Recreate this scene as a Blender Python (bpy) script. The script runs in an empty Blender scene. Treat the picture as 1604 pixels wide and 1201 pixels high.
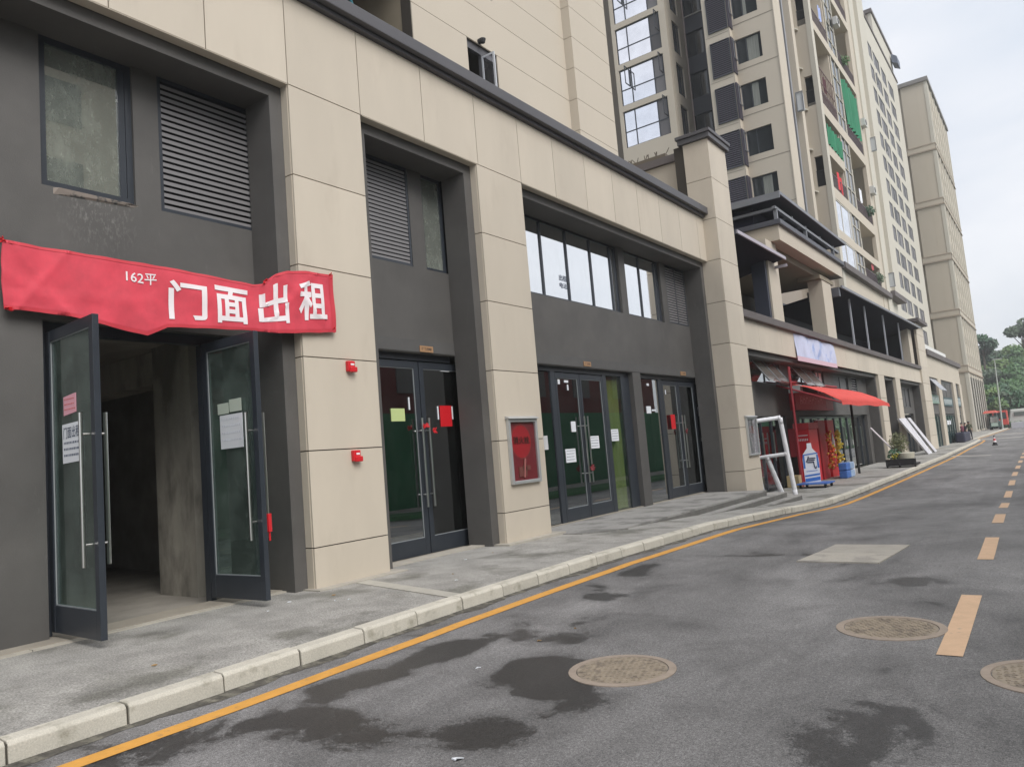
import bpy, bmesh, math, random
from mathutils import Vector, Matrix
R = math.radians
random.seed(7)
sc = bpy.context.scene
COL = sc.collection

# ------------------------------------------------------------------ camera
cam_d = bpy.data.cameras.new('camera'); cam = bpy.data.objects.new('camera', cam_d); COL.objects.link(cam)
sc.camera = cam
YAW, PIT, ROL = R(35.9188), R(5.5986), R(-4.799)
F = Vector((-math.sin(YAW)*math.cos(PIT), math.cos(YAW)*math.cos(PIT), math.sin(PIT)))
RT = Vector((math.cos(YAW), math.sin(YAW), 0)); UP = RT.cross(F)
R2 = RT*math.cos(ROL)+UP*math.sin(ROL); U2 = -RT*math.sin(ROL)+UP*math.cos(ROL)
M = Matrix.Identity(4)
for i in range(3):
    M[i][0] = R2[i]; M[i][1] = U2[i]; M[i][2] = -F[i]
cam.matrix_world = M
cam_d.sensor_width = 36; cam_d.lens = 1171.2/1604*36
cam_d.clip_start = .05; cam_d.clip_end = 3000

# ------------------------------------------------------------------ world, sun, exposure
SUN_EL, SUN_AZ = R(44), R(106)      # azimuth clockwise from +Y (towards +X)
w = bpy.data.worlds.new("World"); sc.world = w; w.use_nodes = True
nt = w.node_tree; nt.nodes.clear()
N = nt.nodes.new; L = nt.links.new
out = N('ShaderNodeOutputWorld'); bg = N('ShaderNodeBackground'); bg.inputs[1].default_value = 0.1
sky = N('ShaderNodeTexSky'); sky.sky_type = 'NISHITA'; sky.sun_disc = False
sky.sun_elevation = SUN_EL; sky.sun_rotation = SUN_AZ; sky.dust_density = 2.0
tc = N('ShaderNodeTexCoord'); mp = N('ShaderNodeMapping'); mp.inputs['Scale'].default_value = (1.6, 1.6, 4.2)
mp.inputs['Location'].default_value = (0.35, 0.9, 0.2)
nz = N('ShaderNodeTexNoise'); nz.inputs['Scale'].default_value = 1.5; nz.inputs['Detail'].default_value = 7; nz.inputs['Roughness'].default_value = .52
nz.inputs['Distortion'].default_value = .3
rp = N('ShaderNodeValToRGB')
rp.color_ramp.elements[0].position = .33; rp.color_ramp.elements[0].color = (3.75, 4.05, 4.5, 1)
rp.color_ramp.elements[1].position = .66; rp.color_ramp.elements[1].color = (5.3, 5.3, 5.4, 1)
e = rp.color_ramp.elements.new(.5); e.color = (4.6, 4.7, 4.95, 1)
mx = N('ShaderNodeMix'); mx.data_type = 'RGBA'; mx.inputs[0].default_value = .9
L(tc.outputs['Generated'], mp.inputs[0]); L(mp.outputs[0], nz.inputs['Vector']); L(nz.outputs['Fac'], rp.inputs[0])
L(sky.outputs[0], mx.inputs['A']); L(rp.outputs[0], mx.inputs['B']); L(mx.outputs['Result'], bg.inputs[0]); L(bg.outputs[0], out.inputs[0])
sd = bpy.data.lights.new('sun', 'SUN'); sd.energy = 1.5; sd.angle = R(40); sd.color = (1, .97, .93)
so = bpy.data.objects.new('sun', sd); COL.objects.link(so)
sdir = Vector((math.sin(SUN_AZ)*math.cos(SUN_EL), math.cos(SUN_AZ)*math.cos(SUN_EL), math.sin(SUN_EL)))
so.rotation_euler = sdir.to_track_quat('Z', 'Y').to_euler(); so.location = (20, 20, 60)
vs = sc.view_settings; vs.view_transform = 'Standard'; vs.look = 'None'; vs.gamma = 1; vs.use_curve_mapping = False
vs.exposure = 1.1

# ------------------------------------------------------------------ materials
MATS = {}
def mat(name, col, rough=.7, var=.0, scale=2., bump=0., bscale=40., metal=0., spec=.5, rnd=0., vscale=(1, 1, 1), col2=None, c2scale=1., c2lo=.5, c2hi=.6, coat=0., detail=6):
    if name in MATS: return MATS[name]
    m = bpy.data.materials.new(name); m.use_nodes = True; MATS[name] = m
    t = m.node_tree; n = t.nodes; l = t.links; b = n['Principled BSDF']
    b.inputs['Roughness'].default_value = rough; b.inputs['Metallic'].default_value = metal
    b.inputs['Specular IOR Level'].default_value = spec; b.inputs['Coat Weight'].default_value = coat
    b.inputs['Base Color'].default_value = (*col, 1)
    geo = n.new('ShaderNodeNewGeometry'); cur = None
    def noise(s, sc3=(1, 1, 1), det=detail, rg=.6):
        mp = n.new('ShaderNodeMapping'); mp.inputs['Scale'].default_value = sc3
        z = n.new('ShaderNodeTexNoise'); z.inputs['Scale'].default_value = s; z.inputs['Detail'].default_value = det; z.inputs['Roughness'].default_value = rg
        l.new(geo.outputs['Position'], mp.inputs[0]); l.new(mp.outputs[0], z.inputs['Vector']); return z
    if var or rnd or col2:
        cur = n.new('ShaderNodeRGB'); cur.outputs[0].default_value = (*col, 1); cur = cur.outputs[0]
        if col2:
            z = noise(c2scale, vscale); mr = n.new('ShaderNodeMapRange'); mr.inputs[1].default_value = c2lo; mr.inputs[2].default_value = c2hi
            l.new(z.outputs['Fac'], mr.inputs[0]); k = n.new('ShaderNodeMix'); k.data_type = 'RGBA'
            k.inputs['B'].default_value = (*col2, 1); l.new(mr.outputs[0], k.inputs[0]); l.new(cur, k.inputs['A']); cur = k.outputs['Result']
        if var:
            z = noise(scale, vscale); mr = n.new('ShaderNodeMapRange'); mr.inputs[1].default_value = .25; mr.inputs[2].default_value = .75
            mr.inputs[3].default_value = 1-var; mr.inputs[4].default_value = 1+var; l.new(z.outputs['Fac'], mr.inputs[0])
            h = n.new('ShaderNodeVectorMath'); h.operation = 'SCALE'; l.new(cur, h.inputs[0]); l.new(mr.outputs[0], h.inputs['Scale']); cur = h.outputs[0]
        if rnd:
            oi = n.new('ShaderNodeObjectInfo'); mr = n.new('ShaderNodeMapRange'); mr.inputs[3].default_value = 1-rnd; mr.inputs[4].default_value = 1+rnd
            l.new(oi.outputs['Random'], mr.inputs[0]); h = n.new('ShaderNodeVectorMath'); h.operation = 'SCALE'
            l.new(cur, h.inputs[0]); l.new(mr.outputs[0], h.inputs['Scale']); cur = h.outputs[0]
        l.new(cur, b.inputs['Base Color'])
    if bump:
        z = noise(bscale); bp = n.new('ShaderNodeBump'); bp.inputs['Strength'].default_value = bump; bp.inputs['Distance'].default_value = .01
        l.new(z.outputs['Fac'], bp.inputs['Height']); l.new(bp.outputs[0], b.inputs['Normal'])
    return m

def glass(name, tint, refl, rough=.01, dirt=0., film=0., dcol=(.35, .38, .35), gcol=(.9, .93, .95)):
    m = bpy.data.materials.new(name); m.use_nodes = True; MATS[name] = m
    t = m.node_tree; n = t.nodes; l = t.links; n.remove(n['Principled BSDF'])
    o = n['Material Output']
    tr = n.new('ShaderNodeBsdfTransparent'); tr.inputs[0].default_value = (*tint, 1)
    gl = n.new('ShaderNodeBsdfGlossy'); gl.inputs['Roughness'].default_value = rough; gl.inputs[0].default_value = (*gcol, 1)
    lw = n.new('ShaderNodeLayerWeight'); lw.inputs[0].default_value = .5
    fr = n.new('ShaderNodeMath'); fr.operation = 'POWER'; fr.inputs[1].default_value = 4.; l.new(lw.outputs['Facing'], fr.inputs[0])
    ad = n.new('ShaderNodeMath'); ad.operation = 'ADD'; ad.use_clamp = True; ad.inputs[1].default_value = refl; l.new(fr.outputs[0], ad.inputs[0])
    mx = n.new('ShaderNodeMixShader'); l.new(ad.outputs[0], mx.inputs[0]); l.new(tr.outputs[0], mx.inputs[1]); l.new(gl.outputs[0], mx.inputs[2])
    res = mx.outputs[0]
    if dirt:
        geo = n.new('ShaderNodeNewGeometry')
        def nn(s, v3, lo, hi):
            mp = n.new('ShaderNodeMapping'); mp.inputs['Scale'].default_value = v3
            z = n.new('ShaderNodeTexNoise'); z.inputs['Scale'].default_value = s; z.inputs['Detail'].default_value = 8; z.inputs['Roughness'].default_value = .7
            l.new(geo.outputs['Position'], mp.inputs[0]); l.new(mp.outputs[0], z.inputs['Vector'])
            mr = n.new('ShaderNodeMapRange'); mr.inputs[1].default_value = lo; mr.inputs[2].default_value = hi; l.new(z.outputs['Fac'], mr.inputs[0]); return mr.outputs[0]
        a = nn(2.4, (1, 1.5, .8), .42, .75); b2 = nn(22., (1, 1, .6), .58, .68)
        s = n.new('ShaderNodeMath'); s.operation = 'ADD'; l.new(a, s.inputs[0]); l.new(b2, s.inputs[1])
        k = n.new('ShaderNodeMath'); k.operation = 'MULTIPLY_ADD'; k.use_clamp = True; k.inputs[1].default_value = dirt; k.inputs[2].default_value = film; l.new(s.outputs[0], k.inputs[0])
        df = n.new('ShaderNodeBsdfDiffuse'); df.inputs[0].default_value = (*dcol, 1)
        m2 = n.new('ShaderNodeMixShader'); l.new(k.outputs[0], m2.inputs[0]); l.new(res, m2.inputs[1]); l.new(df.outputs[0], m2.inputs[2]); res = m2.outputs[0]
    l.new(res, o.inputs[0]); return m

CLAD = mat('beige_cladding', (.54, .48, .395), .62, var=.07, scale=1.1, bump=.12, bscale=90, rnd=.04, vscale=(1, 1, .35), col2=(.49, .43, .35), c2scale=2.6, c2lo=.58, c2hi=.80)
CLADT = mat('tower_cladding', (.50, .445, .365), .7, var=.04, scale=.35, rnd=.015, vscale=(1, 1, .4))
CLADD = mat('far_tower_render', (.48, .425, .345), .75, var=.04, scale=.12, vscale=(1, 1, .3))
CLADW = mat('pale_trim_render', (.52, .49, .42), .7, var=.04, scale=.4, vscale=(1, 1, .3))
JOINT = mat('dark_joint', (.045, .038, .03), .9)
DARK = mat('dark_grey_paint', (.088, .084, .080), .62, var=.2, scale=.9, bump=.2, bscale=60, col2=(.108, .102, .096), c2scale=.7, c2lo=.45, c2hi=.7)
def scuffs(m):
    t = m.node_tree; n = t.nodes; l = t.links; b = n['Principled BSDF']; src = b.inputs['Base Color'].links[0].from_socket
    g = n.new('ShaderNodeNewGeometry'); sp = n.new('ShaderNodeSeparateXYZ'); l.new(g.outputs['Position'], sp.inputs[0])
    def nz(s_, v3, lo, hi):
        mp = n.new('ShaderNodeMapping'); mp.inputs['Scale'].default_value = v3; z = n.new('ShaderNodeTexNoise'); z.inputs['Scale'].default_value = s_; z.inputs['Detail'].default_value = 6; z.inputs['Roughness'].default_value = .7
        l.new(g.outputs['Position'], mp.inputs[0]); l.new(mp.outputs[0], z.inputs['Vector']); k = n.new('ShaderNodeMapRange'); k.inputs[1].default_value = lo; k.inputs[2].default_value = hi; l.new(z.outputs['Fac'], k.inputs[0]); return k.outputs[0]
    def mm(op, a, b_):
        k = n.new('ShaderNodeMath'); k.operation = op; l.new(a, k.inputs[0])
        if isinstance(b_, float): k.inputs[1].default_value = b_
        else: l.new(b_, k.inputs[1])
        return k.outputs[0]
    def rng(sock, a, b_):
        k = n.new('ShaderNodeMapRange'); k.inputs[1].default_value = a; k.inputs[2].default_value = b_; l.new(sock, k.inputs[0]); return k.outputs[0]
    # mortar splashed and run down under the first window
    m1 = mm('MULTIPLY', mm('MULTIPLY', rng(sp.outputs[1], 3.35, 3.75), rng(sp.outputs[1], 4.35, 4.0)), mm('MULTIPLY', rng(sp.outputs[2], 2.45, 3.0), rng(sp.outputs[2], 3.35, 3.2)))
    s1 = mm('MULTIPLY', m1, nz(26., (1, 1, .45), .50, .66)); s2 = mm('MULTIPLY', nz(9., (1, 1, .25), .62, .78), .35); s3 = mm('MULTIPLY', nz(70., (1, 1, 1), .68, .74), .5)
    f = mm('MINIMUM', mm('ADD', s1, mm('ADD', s2, s3)), 1.)
    k = n.new('ShaderNodeMix'); k.data_type = 'RGBA'; k.inputs['B'].default_value = (.26, .25, .235, 1); l.new(mm('MULTIPLY', f, .55), k.inputs[0]); l.new(src, k.inputs['A']); l.new(k.outputs['Result'], b.inputs['Base Color'])
scuffs(DARK)
DARKF = mat('dark_cornice_metal', (.085, .083, .09), .5, var=.12, scale=.6, bump=.05, bscale=30)
FRAME = mat('slate_window_frame', (.032, .038, .048), .35, var=.1, scale=4)
SLAT = mat('grey_louvre_slat', (.19, .185, .19), .45, var=.06, scale=1)
SLATD = mat('dark_louvre_slat', (.085, .08, .105), .5)
VOID = mat('dark_void', (.012, .012, .013), .9)
STEEL = mat('brushed_steel', (.62, .62, .6), .28, metal=1.)
GALV = mat('grey_galvanised', (.22, .23, .25), .5, metal=.3, var=.1, scale=3)
CONC = mat('bare_concrete', (.30, .27, .225), .9, var=.2, scale=1.5, bump=.3, bscale=25)
CONCD = mat('interior_concrete', (.27, .25, .22), .9, var=.3, scale=1.6, bump=.3, bscale=20)
STEPM = mat('step_stone', (.30, .29, .275), .85, var=.14, scale=3, bump=.2, bscale=60, col2=(.17, .165, .155), c2scale=1.5)
KERB = mat('kerb_concrete', (.54, .51, .44), .85, var=.1, scale=3.5, bump=.3, bscale=70, rnd=.06, col2=(.30, .28, .22), c2scale=5, c2lo=.56, c2hi=.74)
KERBJ = mat('kerb_mortar', (.075, .068, .055), .95)
PAINTY = mat('yellow_road_paint', (.66, .33, .065), .75, var=.12, scale=6, bump=.2, bscale=120, col2=(.44, .25, .09), c2scale=14, c2lo=.58, c2hi=.72)
PAINTD = mat('faded_orange_paint', (.62, .42, .27), .75, var=.1, scale=8, col2=(.34, .27, .2), c2scale=16, c2lo=.6, c2hi=.75)
PATCH = mat('patch_concrete', (.42, .39, .34), .85, var=.12, scale=3, bump=.2, bscale=50, col2=(.3, .28, .25), c2scale=3)
IRON = mat('rusty_cast_iron', (.30, .25, .19), .7, var=.2, scale=9, bump=.3, bscale=120, col2=(.20, .165, .13), c2scale=14)
IRONR = mat('manhole_ring_mortar', (.33, .27, .22), .8, var=.15, scale=12, bump=.3, bscale=100)
RED = mat('red_cloth', (.62, .055, .085), .75, var=.2, scale=3.5)
REDB = mat('bright_red', (.60, .012, .02), .45)
REDD = mat('dark_red', (.20, .02, .025), .6)
REDF = mat('faded_red', (.42, .07, .08), .6, var=.15, scale=6)
WHITE = mat('white_print', (.80, .74, .76), .7)
PAPER = mat('white_paper', (.74, .76, .80), .8, var=.03, scale=5)
PAPERY = mat('yellow_green_paper', (.50, .60, .26), .8)
PAPERP = mat('pink_paper', (.75, .38, .45), .8)
INK = mat('ink', (.10, .12, .17), .8)
INKR = mat('red_ink', (.55, .12, .1), .8)
PLATE = mat('brass_plate', (.36, .21, .11), .6)
ALU = mat('silver_aluminium', (.50, .51, .51), .4, metal=.5, var=.06, scale=5)
FOAM = mat('white_foam_wrap', (.82, .82, .85), .8, var=.06, scale=9, bump=.6, bscale=18)
BLUEP = mat('blue_print', (.30, .38, .66), .6, var=.2, scale=4)
BLUEC = mat('pale_blue_banner', (.55, .60, .78), .6, var=.16, scale=1.6, col2=(.30, .40, .68), c2scale=1.1, c2lo=.52, c2hi=.62)
BLUE = mat('blue_crate', (.06, .16, .48), .5, var=.25, scale=8)
GREENN = mat('green_net', (.018, .18, .09), .8, var=.25, scale=2.2, vscale=(1, 1, .2))
GREENH = mat('green_hoarding', (.03, .17, .085), .7, var=.1, scale=1)
REDW = mat('brick_red_wall', (.14, .03, .03), .8, var=.1, scale=1)
BLACK = mat('black_rubber', (.018, .018, .02), .6)
TEAL = mat('teal_metal', (.02, .16, .2), .5)
SIGNG = mat('pale_green_sign', (.22, .33, .27), .6)
SKIN = mat('skin', (.48, .28, .2), .6)
CLOTH1 = mat('olive_cloth', (.09, .1, .065), .9); CLOTH2 = mat('black_cloth', (.02, .02, .03), .9); CLOTH3 = mat('maroon_cloth', (.14, .04, .06), .9)
DASHL = mat('sheet_roof_dark', (.018, .018, .032), .8, var=.15, scale=1, spec=.15)
SHEET = mat('grey_sheet_roof', (.05, .05, .065), .6, var=.15, scale=1)
LEDGE = mat('brown_grey_coping', (.115, .10, .098), .7, var=.12, scale=.8)
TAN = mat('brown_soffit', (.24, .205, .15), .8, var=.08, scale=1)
GSHOP = glass('shop_glass', (.24, .28, .27), .32, dirt=.03, dcol=(.3, .34, .31))
GDOOR = glass('open_door_glass', (.66, .76, .72), .07, dirt=.22, film=.08, dcol=(.27, .33, .30))
GDIRT = glass('dusty_window_glass', (.4, .45, .42), .34, dirt=.26, film=.26, dcol=(.36, .39, .34))
GMIRR = glass('mirror_film_glass', (.1, .1, .1), .84, rough=.04, dirt=.05, gcol=(.93, .95, .97))
GTOWD = mat('tower_glass_dark', (.025, .03, .033), .06, spec=.7, var=.3, scale=.8)
GTOWL = mat('tower_glass_bright', (.82, .83, .88), .04, metal=.95, var=.12, scale=.7)
GTOWG = mat('tower_glass_grey', (.13, .125, .13), .45, spec=.25, rnd=.4)

def asphalt():
    m = bpy.data.materials.new('asphalt'); m.use_nodes = True; t = m.node_tree; n = t.nodes; l = t.links; b = n['Principled BSDF']
    geo = n.new('ShaderNodeNewGeometry')
    def nz(s, det=6, rg=.6, sc3=(1, 1, 1), dist=0., loc=(0, 0, 0)):
        mp = n.new('ShaderNodeMapping'); mp.inputs['Scale'].default_value = sc3; mp.inputs['Location'].default_value = loc
        z = n.new('ShaderNodeTexNoise'); z.inputs['Scale'].default_value = s; z.inputs['Detail'].default_value = det; z.inputs['Roughness'].default_value = rg; z.inputs['Distortion'].default_value = dist
        l.new(geo.outputs['Position'], mp.inputs[0]); l.new(mp.outputs[0], z.inputs['Vector']); return z.outputs['Fac']
    def mr(v, a, b_, c=0., d=1., cl=True):
        k = n.new('ShaderNodeMapRange'); k.inputs[1].default_value = a; k.inputs[2].default_value = b_; k.inputs[3].default_value = c; k.inputs[4].default_value = d
        k.clamp = cl; l.new(v, k.inputs[0]); return k.outputs[0]
    def ma(op, a, b_=None, v=0.):
        k = n.new('ShaderNodeMath'); k.operation = op; l.new(a, k.inputs[0])
        if b_ is not None: l.new(b_, k.inputs[1])
        else: k.inputs[1].default_value = v
        return k.outputs[0]
    # puddles drying: a blotchy region close to the kerb plus scattered stains, each with its own outline
    sep = n.new('ShaderNodeSeparateXYZ'); l.new(geo.outputs['Position'], sep.inputs[0])
    reg = None
    for cx, cy, rx, ry, am in ((-4.35, 3.9, .24, .5, .36), (-4.3, 4.75, .22, .45, .36), (-3.85, 5.3, .4, .22, .36), (-3.2, 4.35, .42, .4, .38), (-2.75, 4.15, .35, .22, .34), (-3.55, 3.15, .3, .28, .38), (-2.9, 3.35, .32, .24, .36), (-4.1, 3.1, .32, .35, .38), (-3.3, 4.75, .3, .3, .3), (-1.05, 4.15, .3, .45, .36), (-4.1, 6.95, .25, .22, .32), (-1.28, 8.35, .25, .25, .36), (-.4, 7.0, .22, .25, .34), (-4.5, 2.4, .3, .6, .34), (-3.0, 6.1, .4, .3, .14), (-4.4, 8.5, .3, 1.5, .16), (-.6, 3.2, .5, .4, .2)):
        dx = mr(sep.outputs[0], cx-rx, cx+rx, -1, 1, False); dy = mr(sep.outputs[1], cy-ry, cy+ry, -1, 1, False)
        q = ma('ADD', ma('MULTIPLY', dx, dx), ma('MULTIPLY', dy, dy)); g = mr(q, 0, 1.9, am, 0)
        reg = g if reg is None else ma('ADD', reg, g)
    blot = mr(nz(1.15, 7, .62, dist=.4, loc=(3.1, 1.7, 0)), .3, .7, .22, .78); fl = ma('ADD', blot, reg)
    fl = ma('ADD', fl, ma('MULTIPLY', mr(nz(75, 3, .9), .3, .7), v=.15)); fl = ma('ADD', fl, ma('MULTIPLY', mr(nz(9, 4, .7), .3, .7), v=.08))
    wet = mr(fl, .75, .88); wet2 = mr(fl, .56, .88, 0, .5)
    wetf = ma('MAXIMUM', wet, wet2)
    base = mr(nz(.55, 7, .65, (1, .4, 1), dist=.5), .35, .65, .13, .25)
    streak = mr(nz(.9, 5, .6, (2.2, .22, 1)), .35, .7, .90, 1.10)
    sp = mr(nz(140, 2, .9), .3, .7, .3, 1.75); sp2 = mr(nz(45, 3, .85), .3, .7, .62, 1.38)
    v = ma('MULTIPLY', ma('MULTIPLY', base, streak), ma('MULTIPLY', sp, sp2))
    dk = ma('MULTIPLY', v, mr(wetf, 0, 1, 1, .21))
    cc = n.new('ShaderNodeCombineColor'); l.new(dk, cc.inputs[0]); l.new(ma('MULTIPLY', dk, v=.975), cc.inputs[1]); l.new(ma('MULTIPLY', dk, v=.97), cc.inputs[2])
    l.new(cc.outputs[0], b.inputs['Base Color']); l.new(mr(wetf, 0, 1, .82, .42), b.inputs['Roughness'])
    bp = n.new('ShaderNodeBump'); bp.inputs['Strength'].default_value = .5; bp.inputs['Distance'].default_value = .008
    l.new(nz(110, 3, .8), bp.inputs['Height']); l.new(bp.outputs[0], b.inputs['Normal']); return m
ASPH = asphalt()
PAVE = mat('pavement_concrete', (.30, .29, .27), .88, var=.28, scale=2.1, bump=.5, bscale=45, col2=(.17, .165, .145), c2scale=.75, c2lo=.52, c2hi=.62)
def speckle(m, s=80., lo=.6, hi=1.45):
    t = m.node_tree; n = t.nodes; l = t.links; b = n['Principled BSDF']; src = b.inputs['Base Color'].links[0].from_socket
    g = n.new('ShaderNodeNewGeometry'); z = n.new('ShaderNodeTexNoise'); z.inputs['Scale'].default_value = s; z.inputs['Detail'].default_value = 3; z.inputs['Roughness'].default_value = .85
    l.new(g.outputs['Position'], z.inputs['Vector']); mr = n.new('ShaderNodeMapRange'); mr.inputs[1].default_value = .3; mr.inputs[2].default_value = .7; mr.inputs[3].default_value = lo; mr.inputs[4].default_value = hi
    l.new(z.outputs['Fac'], mr.inputs[0]); h = n.new('ShaderNodeVectorMath'); h.operation = 'SCALE'; l.new(src, h.inputs[0]); l.new(mr.outputs[0], h.inputs['Scale']); l.new(h.outputs[0], b.inputs['Base Color'])
speckle(PAVE, 60, .45, 1.6); speckle(KERB, 90, .82, 1.16); speckle(STEPM, 70, .8, 1.2); speckle(PATCH, 70, .85, 1.15)
LEAF = [mat('leaf_%s' % k, c, .6, rnd=0, var=.35, scale=.5, col2=c2, c2scale=.25) for k, c, c2 in (('deep', (.05, .12, .06), (.03, .07, .042)), ('mid', (.08, .17, .06), (.045, .10, .045)), ('yellow', (.14, .22, .07), (.08, .15, .045)), ('grey', (.09, .13, .08), (.055, .09, .06)))]
BARK = mat('bark', (.09, .07, .05), .9)
HILLM = mat('hillside_soil', (.05, .085, .035), .95, var=.3, scale=.15)

# ------------------------------------------------------------------ mesh builder
class MB:
    def __init__(s): s.v = []; s.f = []
    def poly(s, pts):
        i = len(s.v); s.v += [tuple(p) for p in pts]; s.f.append(tuple(range(i, i+len(pts)))); return s
    def hexa(s, p):      # p: 8 points, bottom 4 ccw, top 4 ccw
        i = len(s.v); s.v += [tuple(q) for q in p]
        s.f += [(i+3, i+2, i+1, i), (i+4, i+5, i+6, i+7)] + [(i+k, i+(k+1) % 4, i+4+(k+1) % 4, i+4+k) for k in range(4)]; return s
    def box(s, x0, x1, y0, y1, z0, z1):
        return s.hexa([(x0, y0, z0), (x1, y0, z0), (x1, y1, z0), (x0, y1, z0), (x0, y0, z1), (x1, y0, z1), (x1, y1, z1), (x0, y1, z1)])
    def obox(s, o, d, a0, a1, n0, n1, z0, z1):   # o 2D/3D origin, d unit 2D direction, n = left normal of d
        dx, dy = d; nx, ny = -dy, dx
        P = lambda a, n, z: (o[0]+dx*a+nx*n, o[1]+dy*a+ny*n, z)
        return s.hexa([P(a0, n0, z0), P(a1, n0, z0), P(a1, n1, z0), P(a0, n1, z0), P(a0, n0, z1), P(a1, n0, z1), P(a1, n1, z1), P(a0, n1, z1)])
    def tube(s, p0, p1, r, n=8, r1=None, cap=True):
        p0 = Vector(p0); p1 = Vector(p1); d = (p1-p0).normalized(); a = d.orthogonal().normalized(); b = d.cross(a); r1 = r if r1 is None else r1
        i = len(s.v)
        for p, rr in ((p0, r), (p1, r1)):
            for k in range(n):
                t = 2*math.pi*k/n; s.v.append(tuple(p+a*math.cos(t)*rr+b*math.sin(t)*rr))
        for k in range(n): s.f.append((i+k, i+(k+1) % n, i+n+(k+1) % n, i+n+k))
        if cap: s.f.append(tuple(range(i+n-1, i-1, -1))); s.f.append(tuple(range(i+n, i+2*n)))
        return s
    def disc(s, c, r, z0, z1, n=40, r2=None):
        i = len(s.v)
        for z, rr in ((z0, r), (z1, r2 or r)):
            for k in range(n):
                t = 2*math.pi*k/n; s.v.append((c[0]+math.cos(t)*rr, c[1]+math.sin(t)*rr, z))
        for k in range(n): s.f.append((i+k, i+(k+1) % n, i+n+(k+1) % n, i+n+k))
        s.f.append(tuple(range(i+n, i+2*n))); s.f.append(tuple(range(i+n-1, i-1, -1))); return s
    def grid(s, rows):   # rows of points -> quads
        i = len(s.v); m = len(rows[0])
        for r in rows: s.v += [tuple(p) for p in r]
        for a in range(len(rows)-1):
            for b in range(m-1): s.f.append((i+a*m+b, i+a*m+b+1, i+(a+1)*m+b+1, i+(a+1)*m+b))
        return s
    def mesh(s, name, off=(0, 0, 0)):
        me = bpy.data.meshes.new(name); me.from_pydata([(v[0]-off[0], v[1]-off[1], v[2]-off[2]) for v in s.v], [], s.f); me.update(); return me

def wloc(o):
    v = Vector((0, 0, 0))
    while o is not None: v += o.location; o = o.parent
    return v
def tag(o, label, cat, group=None):
    o['label'] = label; o['category'] = cat
    if group: o['group'] = group
    return o
def thing(name, label, cat, loc=(0, 0, 0), group=None):
    o = bpy.data.objects.new(name, None); o.empty_display_size = .2; COL.objects.link(o); o.location = loc
    return tag(o, label, cat, group)
def part(name, mb, m, parent=None, bevel=0., smooth=False, kind=None):
    """mesh from world coordinates, as child of parent (or top-level)"""
    off = wloc(parent) if parent else (0, 0, 0)
    me = mb.mesh(name, off); me.materials.append(m)
    if smooth:
        for p in me.polygons: p.use_smooth = True
    o = bpy.data.objects.new(name, me); COL.objects.link(o)
    if parent: o.parent = parent
    if bevel:
        b = o.modifiers.new('bevel', 'BEVEL'); b.width = bevel; b.segments = 2; b.limit_method = 'ANGLE'
    if kind: o['kind'] = kind
    return o
def topmesh(name, mb, m, label, cat, group=None, base=None, **k):
    base = base or (min(v[0] for v in mb.v)*.5+max(v[0] for v in mb.v)*.5, min(v[1] for v in mb.v)*.5+max(v[1] for v in mb.v)*.5, min(v[2] for v in mb.v))
    me = mb.mesh(name, base); me.materials.append(m); o = bpy.data.objects.new(name, me); COL.objects.link(o); o.location = base
    if k.get('bevel'):
        b = o.modifiers.new('bevel', 'BEVEL'); b.width = k['bevel']; b.segments = 2
    if k.get('smooth'):
        for p in me.polygons: p.use_smooth = True
    return tag(o, label, cat, group)
def copy_tree(o, parent=None, loc=None):
    c = o.copy(); COL.objects.link(c); c.parent = parent
    if loc is not None: c.location = loc
    for ch in list(o.children): copy_tree(ch, c)
    return c
def struct(name, mb, m, **k):
    o = part(name, mb, m, None, **k); o['kind'] = 'structure'; return o
def inst(src, parent, loc):       # copy of a part (with sub-parts) placed under parent
    return copy_tree(src, parent, loc)

def leafblob(mb, c, r, n, s, squash=1.):
    for _ in range(n):
        v = Vector((random.gauss(0, 1), random.gauss(0, 1), random.gauss(0, 1))).normalized()*(random.random()**.45); p = Vector(c)+Vector((v.x*r, v.y*r, v.z*r*squash))
        a = Vector((random.gauss(0, 1), random.gauss(0, 1), random.gauss(0, 1))).normalized(); b = a.orthogonal().normalized()
        s_ = s*random.uniform(.6, 1.4); mb.poly([p-a*s_, p+b*s_*.6, p+a*s_, p-b*s_*.6])
def grid_wall(mb, orient, plane, thick, a0, a1, z0, z1, ops):
    """wall slab with rectangular openings; orient 'x': faces +X, a = Y; 'y': faces -Y, a = X"""
    A = sorted({a0, a1} | {min(max(v, a0), a1) for o in ops for v in o[:2]}); Z = sorted({z0, z1} | {min(max(v, z0), z1) for o in ops for v in o[2:]})
    for zi in range(len(Z)-1):
        zc = (Z[zi]+Z[zi+1])/2; st = None
        if Z[zi+1]-Z[zi] < 1e-6: continue
        for ai in range(len(A)):
            solid = False
            if ai < len(A)-1:
                ac = (A[ai]+A[ai+1])/2; solid = not any(o[0] < ac < o[1] and o[2] < zc < o[3] for o in ops)
            if solid and st is None: st = A[ai]
            if not solid and st is not None:
                if orient == 'x': mb.box(plane-thick, plane, st, A[ai], Z[zi], Z[zi+1])
                else: mb.box(st, A[ai], plane, plane+thick, Z[zi], Z[zi+1])
                st = None
    return mb

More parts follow.
